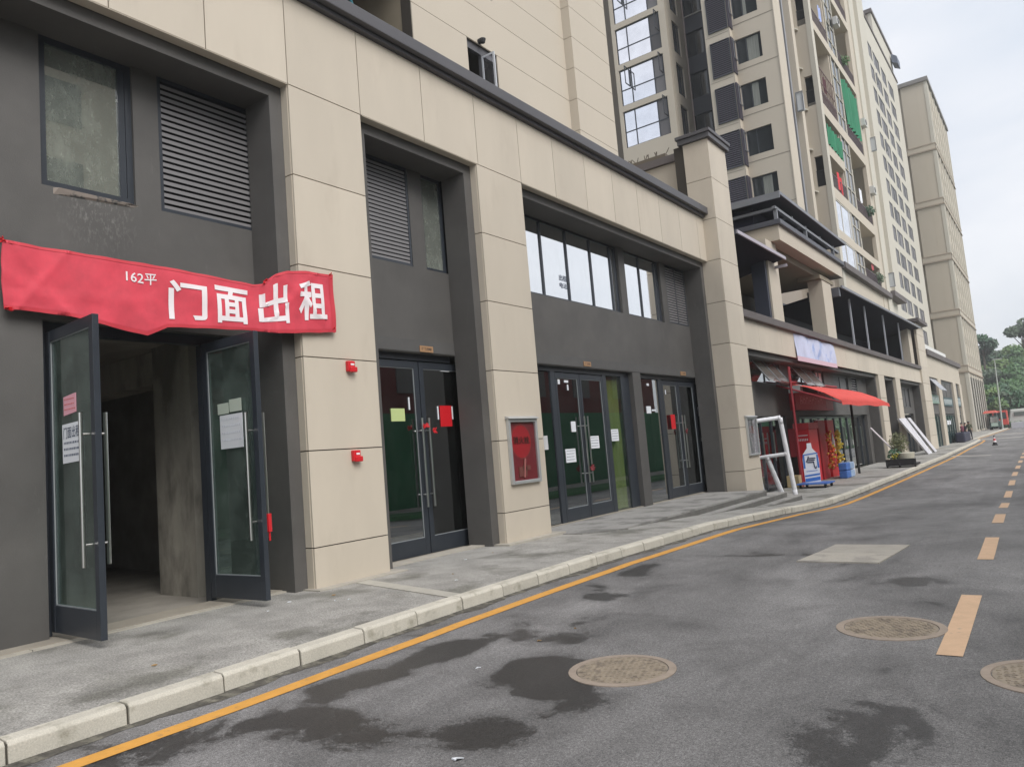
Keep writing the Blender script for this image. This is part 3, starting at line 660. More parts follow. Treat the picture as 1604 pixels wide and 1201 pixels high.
paper(-8.285, 15.12, 15.46, .17, .44, 'white handwritten sheet on the curtained narrow side glass', lines=4)
paper(-8.24, 18.33, 18.60, .38, .76, 'tall red sheet on the last double door before the far pillar', m=REDB)
paper(-8.285, 20.3, 20.55, .72, .98, 'small white notice on the last dark side glass')
paper(-8.285, 17.05, 17.3, .80, .98, 'torn white patch left on the pane beside the red-sheet door')
for k, (ya, za, w_, h_) in enumerate(((13.05, 1.42, .08, .1), (13.3, 1.46, .16, .05), (13.4, 1.3, .05, .12), (17.35, .86, .22, .04), (17.2, 1.5, .12, .06), (18.25, 1.3, .05, .12), (20.45, 1.45, .2, .04), (20.45, 1.15, .16, .05), (20.35, .0, .06, .1), (20.55, -.12, .2, .05), (20.1, .1, .05, .12), (9.42, 1.53, .22, .02), (8.6, .88, .03, .2), (9.63, .72, .03, .22), (9.27, .72, .03, .22))):
    topmesh('tape_scrap', MB().box(-8.286, -8.283, ya, ya+w_, za, za+h_), PAPER, 'torn strip of white tape stuck to the shop door glass', 'tape', 'scraps of tape left on the door glass')
# red tape knots / locks at handles
def knot(x, y, z, label, m=REDB, s=1.):
    mb = MB()
    for k in range(9):
        a = random.uniform(0, 6.28); b = random.uniform(-1, 1); p = Vector((x+.02, y, z)); q = p+Vector((.03, math.cos(a)*.1*s, math.sin(a)*.07*s))
        mb.tube(p, q, .022*s, 6, .012*s)
    topmesh('tape_knot', mb, m, label, 'knot')
knot(-8.17, 8.80, .60, 'red tape tied high round the handles of the closed double door', s=.75)
knot(-8.17, 9.02, .53, 'red tape end hanging right of the knotted double door handles', s=.7)
knot(-8.17, 13.87, -.36, 'red cord tied low on twin handles of the wide shopfront', m=REDD)
knot(-8.17, 19.05, .30, 'red cord at the handles of the door before the far pillar', m=REDD)
topmesh('red_tag', MB().tube((-7.27, 5.19, -.60), (-7.27, 5.19, -.40), .03, 8).tube((-7.27, 5.19, -.70), (-7.27, 5.19, -.6), .012, 6), REDB, 'red plastic lock tag hanging from handle of right opened door', 'tag')
def numplate(y0, y1, z0, z1, label, txt):
    t = thing('number_plate', label, 'number plate', (-8.14, y0, z0), 'house number plates over the doors')
    part('plate', MB().box(-8.139, -8.125, y0, y1, z0, z1), PLATE, t)
    k = MB(); text_flat(k, txt, lambda u, v: (-8.1225, y0+(y1-y0)*(.12+.76*u), z0+(z1-z0)*(.25+.5*v)), bold=.01); part('lettering', k, mat('plate_ink', (.10, .07, .05), .7), t)
numplate(8.79, 9.10, 1.80, 1.90, 'brass number plate over the closed double door between first pillars', '门牌')
numplate(13.92, 14.22, 1.82, 1.92, 'brass number plate over the left door of the wide bay', '门牌')
numplate(19.02, 19.36, 1.82, 1.92, 'brass number plate over the right door of the wide bay', '门牌')
for z0, lab in ((1.29, 'upper small red fire alarm sounder on the first pillar'), (.11, 'lower small red fire alarm box on the first pillar')):
    t = thing('fire_alarm', lab, 'fire alarm', (-7.5, 6.7, z0), 'red fire devices on the first pillar')
    part('housing', MB().box(-7.499, -7.44, 6.65, 6.77, z0+.01, z0+.15).box(-7.47, -7.42, 6.67, 6.79, z0, z0+.07), REDB, t, bevel=.01)
    part('label', MB().box(-7.4395, -7.437, 6.69, 6.75, z0+.09, z0+.115), WHITE, t)
def display(x, y0, y1, z0, z1, label, dark):
    t = thing('display_case', label, 'display case', (x, (y0+y1)/2, z0), 'framed cases on the pillars')
    w_ = .055; fr = MB()
    fr.box(x, x+.06, y0, y0+w_, z0, z1).box(x, x+.06, y1-w_, y1, z0, z1).box(x, x+.06, y0+w_, y1-w_, z0, z0+w_).box(x, x+.06, y0+w_, y1-w_, z1-w_, z1)
    part('frame', fr, ALU, t, bevel=.006)
    part('cap', MB().hexa([(x, y0-.02, z1+.001), (x+.10, y0-.02, z1+.001), (x+.10, y1+.02, z1+.001), (x, y1+.02, z1+.001), (x, y0-.02, z1+.05), (x+.06, y0-.02, z1+.03), (x+.06, y1+.02, z1+.03), (x, y1+.02, z1+.05)]), ALU, t)
    part('backing', MB().box(x+.004, x+.012, y0+w_, y1-w_, z0+w_, z1-w_), mat('case_red', (.28, .035, .05), .4) if dark else mat('case_grey', (.27, .25, .28), .5), t)
    if dark:
        yc = (y0+y1)/2-.05; r = (y1-y0)*.36; h = z1-w_-.02
        ring = MB(); n = 28
        part('hose_reel', MB().grid([[(x+.014, yc+math.cos(2*math.pi*k/n)*rr, h-r*1.02+math.sin(2*math.pi*k/n)*rr) for k in range(n+1)] for rr in (.001, r)]), mat('reel_red', (.55, .03, .045), .35), t)
        part('hose_reel', MB().grid([[(x+.018, yc+math.cos(2*math.pi*k/n)*rr, h-r*1.02+math.sin(2*math.pi*k/n)*rr) for k in range(n+1)] for rr in (r*.93, r*.98)]), mat('reel_rim', (.28, .08, .08), .4), t)
        k = MB(); text_flat(k, '消火栓', lambda u, v: (x+.022, yc-.24+.48*u, h-r-.05+.13*v), bold=.03)
        part('lettering', k, mat('case_dark_letter', (.10, .015, .015), .5), t)
        part('valve', MB().box(x+.014, x+.03, yc-.14, yc+.10, z0+.12, z0+.28).tube((x+.03, yc, z0+.1), (x+.03, yc+.05, z0+.42), .02, 8).box(x+.014, x+.03, yc-.02, yc+.2, z0+.22, z0+.30), mat('valve_red', (.30, .10, .09), .4), t)
    else:
        k = MB(); text_flat(k, '公告', lambda u, v: (x+.014, y0+.22+.4*u, z0+.62+.22*v), bold=.02); part('lettering', k, REDF, t)
    part('pane', MB().box(x+.035, x+.038, y0+w_, y1-w_, z0+w_, z1-w_), glass('case_glass_'+('a' if dark else 'b'), (.9, .9, .9), .03 if dark else .0, dirt=0 if dark else .75, dcol=(.42, .40, .42)), t)
display(-7.499, 10.08, 10.93, -.46, .64, 'silver framed red hydrant case on the second pillar', True)
display(-7.109, 20.72, 21.58, -.52, .56, 'narrow grey notice case on the far projecting pillar', False)
topmesh('paper_notice', MB().box(-7.52, -7.42, 11.181, 11.184, .08, .33).box(-7.47, -7.43, 11.184, 11.186, .12, .2), PAPER, 'small white note on the edge of second pillar beside the case', 'notice')
# dark scrape marks of white mortar beneath first window
# ------------------------------------------------------------------ the red banner
BS = [(-8.04, 2.89, 2.51, 1.82), (-8.02, 3.2, 2.49, 1.82), (-7.95, 3.6, 2.47, 1.77), (-7.92, 3.85, 2.46, 1.71), (-7.88, 4.2, 2.445, 1.64), (-7.85, 4.42, 2.435, 1.75), (-7.80, 4.7, 2.41, 1.76), (-7.7, 5.1, 2.36, 1.76), (-7.62, 5.38, 2.32, 1.755), (-7.585, 5.47, 2.33, 1.74), (-7.46, 5.58, 2.44, 1.715), (-7.44, 5.76, 2.51, 1.73), (-7.44, 6.05, 2.55, 1.76), (-7.44, 6.47, 2.555, 1.80)]
def bpt(y, t, off=0.):      # t 0 bottom .. 1 top
    for a, b in zip(BS, BS[1:]):
        if y <= b[1] or b is BS[-1]:
            k = (y-a[1])/(b[1]-a[1]); break
    p = [a[i]+(b[i]-a[i])*k for i in range(4)]
    wr = .012*math.sin(y*5+t*4)*math.sin(math.pi*min(1, max(0, t)))+.003*math.sin(y*17-t*7)+.002*math.sin(y*29+t*6)+.012*math.exp(-((t-.5-(y-5.75)*1.1)/.05)**2)*(1 if y > 5.5 else 0)+.014*math.exp(-(((y-2.95)-(1-t)*.5)/.03)**2)+.012*math.exp(-(((y-3.0)-t*.45)/.03)**2)+.012*math.exp(-((t-.25-(y-3.2)*.22)/.035)**2)*(1 if y < 4.3 else 0)
    wr += .03*math.exp(-((y-5.50)/.05)**2)*(1 if y < 5.5 else .4)
    wr += .02*math.exp(-((t-(.55-(y-2.9)*.9))/.09)**2) if y < 3.6 else 0
    wr += .016*math.exp(-((t-(1.0-(y-5.6)*1.2))/.08)**2) if 5.55 < y < 6.3 else 0
    nx, ny = 1.0, -.1
    return (p[0]+wr+off, y-.02*math.sin(t*3)*(1 if y < 3 else 0), p[3]+(p[2]-p[3])*t+.002*math.sin(y*17)*(1 if t in (0, 1) else 0))
bn = MB(); NY = 150
ys = [2.89+(6.47-2.89)*i/NY for i in range(NY+1)]
bn.grid([[bpt(y, t/14) for t in range(15)] for y in ys])
i0 = len(bn.v)
BT = thing('rental_banner', 'red cloth banner with white characters hung above the open shop doors', 'banner', (-7.8, 4.6, 1.7))
bo = part('cloth', bn, RED, BT, smooth=True)
so_ = bo.modifiers.new('thickness', 'SOLIDIFY'); so_.thickness = .004
hem = MB(); hem.grid([[bpt(y, 1.0, .004), bpt(y, .955, .008)] for y in ys]); hem.grid([[bpt(y, .05, .008), bpt(y, 0., .004)] for y in ys])
hem.grid([[bpt(6.40+.07*k, t/14, .008) for t in range(15)] for k in (0, 1)])
part('hem', hem, mat('red_hem', (.56, .04, .06), .7), BT)
ch = MB()
def bchar(c, y0, y1, t0, t1, bold=.022, sk=0.):
    v, f = text_mesh(c, 1., bold)
    bm = bmesh.new(); vv = [bm.verts.new(q) for q in v]
    for p in f:
        try: bm.faces.new([vv[k] for k in p])
        except Exception: pass
    bmesh.ops.remove_doubles(bm, verts=bm.verts, dist=1e-5)
    bmesh.ops.triangulate(bm, faces=bm.faces)
    for _ in range(3):
        ed = [e for e in bm.edges if e.calc_length() > .09]
        if ed: bmesh.ops.subdivide_edges(bm, edges=ed, cuts=1); bmesh.ops.triangulate(bm, faces=bm.faces)
    xs = [q.co.x for q in bm.verts]; zs = [q.co.y for q in bm.verts]; x0, x1, z0, z1 = min(xs), max(xs), min(zs), max(zs)
    bm.verts.index_update(); i = len(ch.v)
    for q in bm.verts:
        u = (q.co.x-x0)/(x1-x0); w_ = (q.co.y-z0)/(z1-z0); ch.v.append(bpt(y0+(y1-y0)*u, t0+(t1-t0)*w_, .012))
    ch.f += [tuple(i+q.index for q in p.verts) for p in bm.faces]; bm.free()
bchar('门', 4.44, 4.85, .14, .80); bchar('面', 4.94, 5.31, .12, .84); bchar('出', 5.42, 5.75, .16, .84); bchar('租', 5.90, 6.33, .20, .84)
bchar('162平', 4.0, 4.32, .70, .86, .01)
part('lettering', ch, WHITE, BT)
for yk, zk_ in ((2.90, 2.5), (2.93, 1.83), (6.45, 2.54), (6.45, 1.82), (5.50, 2.36)):
    kn = MB(); random.seed(int(yk*100))
    xk_ = bpt(yk, .9)[0]
    for q in range(6): kn.tube((xk_-.02, yk, zk_), (xk_+random.uniform(.0, .05), yk+random.uniform(-.05, .05), zk_+random.uniform(-.04, .05)), .014, 6, .006)
    kn.tube((xk_-.03, yk, zk_), (-8.15 if yk < 5 else -7.5, yk+.01, zk_+.02), .006, 5)
    part('corner_tie', kn, REDB, BT)

# ================================================================== TOWER A (above the near shops)
TA = thing('apartment_tower', 'pale cladded residential block rising directly above the near shops', 'building', (-10.9, 10, 6.3))
AY1 = 21.7; rowsA = [6.3]+[8.68+.995*k for k in range(0, 12)]
ops = [(6.0, 12.33, 7.6, 11.6), (14.34, 15.6, 9.2, 10.66), (14.34, 15.6, 12.2, 13.9), (6.0, 12.33, 12.6, 17)]
cw = MB(); grid_wall(cw, 'x', -10.93, .3, -5, 21.66, 6.3, 20, ops); cw.box(-20, -11.23, -5, 21.66, 20, 54).box(-20, -19.8, -5, 21.66, 6.3, 20).box(-20, -11.23, 21.3, 21.66, 6.3, 20)
part('wall_core', cw, JOINT, TA)
for z0, z1 in zip(rowsA, rowsA[1:]):
    segs = [(-5, 19.27)]
    cuts = sorted({-5, 19.27, 6.0, 12.33, 14.34, 15.6})
    zs = sorted({z0, z1} | {z for o in ops for z in o[2:] if z0 < z < z1})
    for za, zb in zip(zs, zs[1:]):
        run = None
        for a, b in zip(cuts, cuts[1:]):
            inside = any(o[0] <= (a+b)/2 <= o[1] and o[2] < (za+zb)/2 < o[3] for o in ops)
            if not inside: run = (run[0], b) if run else (a, b)
            if inside or b == cuts[-1]:
                if run:
                    ga = G if za == z0 else 0; gb = G if zb == z1 else 0
                    part('cladding_panel', MB().box(-10.93, -10.9, run[0], run[1]-.001, za+ga, zb-gb), CLADT, TA)
                run = None
    part('cladding_panel', MB().box(-10.93, -10.62, 19.275, 21.66, z0+G, z1-G), CLADT, TA)
    part('cladding_panel', MB().box(-20, -10.63, 21.661, 21.7, z0+G, z1-G), CLADT, TA)
# balcony recess
bal = MB().box(-13.2, -10.95, 5.9, 6.0, 6.6, 11.7).box(-13.2, -11.23, 12.34, 12.5, 6.6, 11.6).box(-13.2, -13.0, 6, 12.4, 6.6, 11.7).box(-13.2, -11.2, 6, 12.4, 11.6, 11.8)
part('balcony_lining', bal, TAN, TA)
part('balcony_window', frame_rect(MB(), 'x', -12.95, 7.0, 9.6, 7.5, 11.0, .07), FRAME, TA)
part('balcony_railing', MB().box(-11.02, -10.96, 6.0, 10.2, 9.0, 9.06).box(-11.02, -10.96, 6, 10.2, 9.3, 9.36), GALV, TA)
lv = louver(TA, 'x', -11.0, 8.6, 10.15, 9.0, 11.2, 12, SLATD, joined=True)
t = thing('clothes_rack', 'teal metal rack standing in the balcony above the cornice', 'rack', (-11.1, 10.4, 9.2))
part('frame', MB().tube((-11.0, 10.25, 9.0), (-11.0, 10.25, 11.0), .03, 8).tube((-11.0, 10.35, 10.2), (-11.05, 11.0, 9.2), .03, 8).tube((-11.2, 10.35, 10.2), (-11.25, 11.0, 9.2), .03, 8).box(-11.3, -11.0, 10.25, 10.3, 9.0, 10.6), TEAL, t)
t = thing('air_conditioner', 'dark blue outdoor unit sitting on the balcony above the cornice', 'air conditioner', (-11.15, 11.5, 9.0))
part('casing', MB().box(-11.4, -11.0, 11.0, 12.0, 8.9, 9.75), mat('dark_blue_casing', (.012, .03, .05), .4), t, bevel=.02)
part('fan_grille', MB().tube((-10.995, 11.5, 9.3), (-10.98, 11.5, 9.3), .3, 20), BLACK, t)
# window beside
part('window_surround', grid_wall(MB(), 'x', -10.96, .1, 14.34, 15.6, 9.2, 10.66, [(14.42, 14.98, 9.3, 10.45)]), DARKF, TA)
part('window_surround', MB().box(-11.06, -10.96, 14.34, 15.6, 12.2, 13.9), DARKF, TA)
part('window_room', MB().box(-12, -11.9, 14.3, 15.7, 9.1, 10.7), VOID, TA)
sh_ = part('open_sash', frame_rect(MB(), 'y', 14.98, -10.96, -10.55, 9.3, 10.4, .05, .04), mat('pale_sash', (.5, .52, .55), .4), TA)
part('pane', MB().box(-10.9, -10.6, 14.99, 15.0, 9.35, 10.35), GTOWL, sh_)
t = thing('wall_lamp', 'small dark dome lamp over the window above the cornice', 'lamp', (-10.9, 14.8, 10.75))
part('dome', MB().tube((-10.9, 14.85, 10.74), (-10.75, 14.85, 10.72), .07, 10).tube((-10.78, 14.85, 10.76), (-10.78, 14.85, 10.66), .09, 12, .06), BLACK, t)
# stair-head wall behind pillar three with dark coping
part('roof_screen_wall', MB().box(-14, -7.87, 20.62, 20.95, 6.3, 8.30), CLADT, B1)
part('roof_screen_coping', MB().box(-14, -7.87, 20.5, 21.05, 8.301, 8.52), LEDGE, B1)
lat = MB()
for k in range(26): lat.tube((-11.0+k*.09, 20.8, 8.52), (-11.0+k*.09+random.uniform(-.3, .3), 20.75, 8.85), .012, 5)
lat.box(-11.2, -8.6, 20.7, 20.9, 8.52, 8.7)
topmesh('rubble_planter', lat, mat('dry_stems', (.13, .11, .085), .9), 'low tangle of dry stems lying on the dark coping behind far pillar', 'plant')
bl = MB()
for k in range(14): 
    a = random.uniform(20.45, 21.3); bl.tube((-7.45, a, 6.56), (-7.4+random.uniform(-.1, .1), a+random.uniform(-.25, .25), 6.56+random.uniform(.08, .34)), .05, 6, .03)
topmesh('blue_bundle', bl, mat('deep_blue', (.02, .03, .22), .6), 'crumpled deep blue bundle at the cornice end by the far pillar', 'bundle')

# ================================================================== TOWER B
TB = thing('apartment_tower', 'tall beige apartment tower with louvres and big bay windows facing the viewer', 'building', (-16, 46, -1.9))
SZ = 2.95; rowB = [14.04+SZ*k for k in range(-1, 7)]   # window sill heights
ZT = 54
bay_ops = []; win_ops = []; lou_ops = []; rec_ops = []; side_ops = []
for z in rowB:
    bay_ops.append((-21.4, -18.12, z+.16+.0, z+2.78-.0)); win_ops.append((-13.35, -11.80, z, z+1.60)); lou_ops.append((-14.78, -13.55, z-.62, z+1.66))
    rec_ops.append((-17.55, -16.30, z+.35, z+2.1)); side_ops.append((45.95, 47.2, z+.1, z+2.3))
bay_ops = [o for o in bay_ops if o[2] > 18]
for o in range(len(bay_ops)):
    a, b, c, d = bay_ops[o]; bay_ops[o] = (a, b, c-.0, c+2.55)
wb = MB()
grid_wall(wb, 'y', 45, .35, -21.65, -17.66, 18.95, 42, bay_ops)
grid_wall(wb, 'x', -17.65, .35, 45.36, 48.0, 18.95, 42, side_ops)
wb.box(-21.65, -21.3, 45.36, 49, 18.95, 42)
wb.box(-21.65, -17.65, 45, 49, 18.7, 18.94)
grid_wall(wb, 'y', 44.5, .35, -15.05, -13.5, 3, 42, lou_ops)
wb.box(-13.51, -13.46, 44.5, 45.0, 3, 42)
grid_wall(wb, 'y', 45.001, .35, -13.459, -10.9, 3, 42, win_ops)
wb.box(-10.9, -10.85, 44.95, 46.5, 3, 54)
wb.box(-12.0, -11.25, 45.352, 46.5, 3, 42).box(-11.25, -10.9, 45.352, 46.5, 3, 42)
wb.box(-11.4, -10.85, 48.9, 49.6, 3, 54)
part('cladding_wall', wb, CLADT, TB)
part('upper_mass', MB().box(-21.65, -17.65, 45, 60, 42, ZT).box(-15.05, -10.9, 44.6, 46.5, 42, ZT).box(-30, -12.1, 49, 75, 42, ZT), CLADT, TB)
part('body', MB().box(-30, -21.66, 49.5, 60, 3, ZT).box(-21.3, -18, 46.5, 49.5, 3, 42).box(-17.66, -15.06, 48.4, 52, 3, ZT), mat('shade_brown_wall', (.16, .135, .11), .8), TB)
rr = MB(); grid_wall(rr, 'y', 48.0, .35, -17.64, -15.05, 3, 50, rec_ops); part('dark_recess_wall', rr, mat('slate_wall', (.055, .06, .075), .6, var=.1, scale=.5), TB)
part('slot_wall', MB().box(-11.9, -11.41, 46.51, 48.89, 3, 54), mat('slot_grey', (.17, .17, .175), .7), TB)
part('side_mass', MB().box(-15.04, -13.6, 44.9, 48.2, 3, 42).box(-13.6, -12, 45.36, 53, 3, 42), VOID, TB)
lw = MB(); grid_wall(lw, 'y', 49.0, .3, -24.5, -21.66, 8, 50, [(-23.4, -22.1, z+.2, z+2.2) for z in rowB])
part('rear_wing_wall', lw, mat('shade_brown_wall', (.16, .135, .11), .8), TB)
for z in rowB: window(TB, 'y', 49.1, -23.4, -22.1, z+.2, z+2.2, GTOWD, .06)
# drain pipe
part('drain_pipe', MB().tube((-11.2, 47.6, 4), (-11.2, 47.6, 52), .10, 10), mat('pipe_grey', (.24, .25, .27), .5), TB)
part('drain_pipe', MB().tube((-11.15, 48.2, 4), (-11.15, 48.2, 52), .07, 10), mat('pipe_grey', (.24, .25, .27), .5), TB)
part('drain_pipe', MB().tube((-17.55, 47.9, 19), (-17.55, 47.9, 44), .06, 10), mat('pipe_pink', (.4, .33, .31), .5), TB)
t = None
for k, z in enumerate(rowB):
    o = [q for q in bay_ops if abs(q[2]-(z+.16)) < .01]
    if o:
        a, b, c, d = o[0]
        f = part('window', frame_rect(MB(), 'y', 45.1, a, b, c, d, .07, .07, (-20.56, -18.9), (c+1.12,)), FRAME, TB)
        part('pane', pane_rect('y', 45.13, a+.03, -20.58, c+.03, d-.03), GTOWL, f); part('pane', pane_rect('y', 45.13, -20.54, -18.92, c+.03, d-.03), GTOWL, f)
        part('pane', pane_rect('y', 45.13, -18.88, b-.03, c+.03, d-.03), GTOWG, f)
        # opened sashes
        part('open_sash', frame_rect(MB(), 'x', -18.2+.0, 44.45, 45.08, c+1.2, d-.08, .06, .05), FRAME, f)
        if k % 2 == 0: part('open_sash', frame_rect(MB(), 'x', -20.66, 44.4, 45.08, c+1.2, d-.1, .06, .05), FRAME, f)
        s_ = [q for q in side_ops if abs(q[2]-(z+.1)) < .01][0]
        window(TB, 'x', -17.75, *s_, GTOWD, .07, (46.55,))
    if z > 10: window(TB, 'y', 48.12, -17.5, -16.35, z+.35, z+2.1, GTOWD, .06, (-16.9,))
    part('sill', MB().box(-17.6, -15.06, 47.92, 47.999, z+.28, z+.35), mat('pale_sill', (.42, .40, .37), .6), TB) if k % 3 == 0 else None
    window(TB, 'y', 45.12, -13.35, -11.80, z, z+1.60, GTOWD, .05, (-12.75,))
    part('curtain', MB().box(-12.7, -12.7+(.3, .55, .0001, .4, .7, .2, .5, .3)[k], 45.135, 45.14, z+.08, z+1.52), mat('pale_curtain', (.20, .21, .19), .8, var=.3, scale=3, vscale=(4, 4, .2)), TB)
    if k not in (1,): part('open_sash', frame_rect(MB(), 'x', -13.33, 44.55, 45.1, z+.3, z+1.5, .04, .035), GALV, TB)
    louver(TB, 'y', 44.42, -14.78, -13.55, z-.62, z+1.66, 17, SLATD, joined=True, depth=.1)
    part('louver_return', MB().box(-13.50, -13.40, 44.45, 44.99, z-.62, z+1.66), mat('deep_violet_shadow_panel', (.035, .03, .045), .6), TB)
# storey joints
for z in rowB:
    part('joint_line', MB().box(-13.4, -10.86, 44.985, 44.999, z-.40, z-.37), mat('soft_joint', (.25, .22, .18), .8), TB)
    part('joint_line', MB().box(-15.0, -13.55, 44.488, 44.499, z-.85, z-.83), mat('soft_joint', (.25, .22, .18), .8), TB)
# balcony block
XB = -10.66
bw = MB()
P_ops = []
for z in (7.0, 13.1, 19.2, 25.2, 31.2, 37.2): P_ops.append((-11.6, -10.95, z-2.6+2.0, z+1.6))
grid_wall(bw, 'y', 53.7, .25, -12.2, XB, 3, 54, [(-11.50, -10.95, z0, z0+2.15) for z0 in (10.7-2.2, 16.7, 22.5, 28.4, 34.3)])
bw.box(-12.2, -12.0, 49.6, 53.7, 3, 54)
# floor bands every storey (some left open, double height)
bands = [(28.31, 28.96), (22.0, 22.8), (19.03, 19.78), (15.93, 16.73), (13.05, 13.65), (34.1, 34.8), (40, 40.7)]
for a, b in bands:
    if (a, b) == (19.03, 19.78): bw.box(-12, XB, 53.95, 59.3, a, b)
    else: bw.box(-12, XB, 53.95, 68.4, a, b)
bw.box(-10.95, XB, 53.95, 54.5, 11.2, 54).box(-10.95, XB, 68.4, 70.0, 3, 54)
part('balcony_structure', bw, CLADT, TB)
part('balcony_corner', MB().box(-10.95, XB+.03, 53.68, 54.4, 3, 54), CLADW, TB)
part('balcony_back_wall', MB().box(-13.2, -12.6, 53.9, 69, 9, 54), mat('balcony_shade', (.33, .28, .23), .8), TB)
part('balcony_partition', MB().box(-12.6, -10.8, 59.2, 59.5, 11.2, 54).box(-12.6, -10.8, 62.2, 62.6, 11.2, 54), CLADT, TB)
mc = MB(); mc.box(-11.3, -10.75, 59.5, 62.2, 11.2, 54); part('dark_glazed_column', mc, GTOWD, TB)
mf = MB()
for z in [12.1+1.475*k for k in range(20)]: mf.box(-10.76, -10.70, 59.5, 62.2, z, z+.07)
mf.box(-10.76, -10.69, 59.45, 59.6, 11.2, 42).box(-10.76, -10.69, 62.1, 62.25, 11.2, 42).box(-10.76, -10.70, 60.8, 60.9, 11.2, 42)
part('glazing_bars', mf, CLADW, TB)
fin = MB()
for z in (10.2, 16.3, 19.3, 22.2, 25.2, 28.1, 31.0, 34): fin.hexa([(-12.2, 53.2, z+.35), (-11.5, 53.5, z), (-11.5, 53.69, z), (-12.2, 53.69, z+.35), (-12.2, 53.2, z+.45), (-11.5, 53.5, z+.1), (-11.5, 53.69, z+.1), (-12.2, 53.69, z+.45)])
part('white_ledge_fins', fin, CLADW, TB)
for z0 in (16.7, 22.5, 28.4):
    gr = MB(); gr.box(-11.5, -10.95, 53.72, 53.75, z0+1.1, z0+1.15)
    for k in range(8): gr.box(-11.47+k*.07, -11.455+k*.07, 53.72, 53.75, z0, z0+1.1)
    part('window_grille', gr, BLACK, TB)
part('opening_backing', MB().box(-11.6, -10.9, 54.3, 54.4, 8, 40), VOID, TB)
# enclosed white glazed balconies at the two lowest storeys
for z0, z1 in ((13.66, 15.92), (11.25, 13.04)):
    window(TB, 'x', XB-.02, 54.55, 59.2, z0, z1, mat('bright_glazing', (.66, .70, .78), .08, metal=.6, var=.25, scale=2.2), .09, (56.2, 58.6), (), fm=CLADW, name='balcony_glazing')
# railings
rl = MB()
def rail(y0, y1, z, h=1.05):
    rl = MB(); rl.box(XB-.08, XB-.04, y0, y1, z+h-.05, z+h)
    yy = y0
    while yy < y1: rl.box(XB-.07, XB-.05, yy, yy+.03, z, z+h); yy += .16
    part('balcony_railing', rl, mat('railing_iron', (.10, .075, .085), .5), TB)
rail(54.5, 59.2, 22.8); rail(54.5, 59.2, 28.96, 1.1); rail(62.6, 68.4, 16.73); rail(62.6, 68.4, 22.8); rail(62.6, 68.4, 28.96); rail(62.6, 68.4, 11.2); rail(54.5, 59.2, 16.73); rail(54.5, 59.2, 19.78); rail(62.6, 68.4, 34.8)
cg = MB(); yy = 54.6
while yy < 59.2: cg.box(XB-.06, XB-.03, yy, yy+.04, 22.8, 25.6); yy += .5
for z in (23.6, 24.4, 25.55): cg.box(XB-.065, XB-.025, 54.5, 59.2, z, z+.06)
part('balcony_cage', cg, mat('rusty_cage', (.13, .07, .07), .6), TB)
# nets and washing
def net(y0, y1, z0, z1, label, x=-10.68):
    rws = []
    for a in range(21):
        y = y0+(y1-y0)*a/20; rws.append([(x+.12*math.sin(y*7+z*.4)+.05*math.sin(y*17), y, z) for z in [z0+(z1-z0)*b/10 for b in range(11)]])
    topmesh('green_net', MB().grid(rws), GREENN, label, 'net', 'green nets hung on the balconies', smooth=True)
net(62.7, 68.2, 24.0, 27.7, 'tall green net hung over the upper right balcony of the tower')
net(54.6, 59.1, 19.8, 21.3, 'short green net across the left balcony below the caged one')
t = thing('washing', 'red cloth hanging in the left balcony under the green net', 'washing', (-10.9, 57.2, 17.9))
topmesh('red_laundry', MB().grid([[(-10.9+.08*math.sin(k*1.7), 56.6+k*.22, z-.03*k) for z in (17.0, 17.5, 18.2)] for k in range(5)]), REDB, 'red cloth hanging in a lower balcony of the tower', 'laundry') if False else None
part('cloth', MB().grid([[(-10.72+.08*math.sin(k*1.7), 56.4+k*.3, z-.05*k) for z in (17.0, 17.6, 18.3)] for k in range(5)]), REDB, t)
random.seed(31)
for (y0, z0, lab, li) in ((66.6, 17.3, 'bushy potted plant on the balcony rail above the white glazed balconies', 0), (67.3, 11.8, 'potted plants on the lowest open balcony of the tower', 3), (64.2, 29.4, 'small plant on the upper right balcony', 1)):
    q = MB(); leafblob(q, (XB+.05, y0, z0+.3), .5, 160, .11, .9); topmesh('balcony_plant', q, LEAF[li], lab, 'plant')
for (y0, z0, m_, lab) in ((56.0, 24.2, CLOTH3, 'dark laundry behind the caged balcony'), (64.5, 18.0, PAPER, 'pale laundry in the open balcony beside the red cloth'), (57.5, 30.4, BLUEP, 'blue laundry high in the tower balcony'), (65.5, 12.6, REDF, 'reddish laundry in the lowest open balcony'), (64.0, 25.0, REDF, 'faded red cloth below the tall green net')):
    topmesh('laundry', MB().grid([[(-10.78+.05*math.sin(k*1.9), y0+k*.16, z) for z in (z0, z0+.5, z0+1.1)] for k in range(7)]), m_, lab, 'laundry')
for (y0, z0, lab) in ((69.0, 19.6, 'air conditioner on the wall right of the balconies, middle one'), (69.0, 25.6, 'air conditioner on the wall right of the balconies, upper one'), (62.3, 31.8, 'air conditioner between the high balconies')):
    t = thing('air_conditioner', lab, 'air conditioner', (-10.5, y0, z0)); part('casing', MB().box(-10.655, -10.3, y0-.4, y0+.5, z0, z0+.65), mat('ac_white', (.55, .55, .53), .5), t, bevel=.02); part('fan_grille', MB().tube((-10.299, y0, z0+.33), (-10.28, y0, z0+.33), .25, 16), BLACK, t)
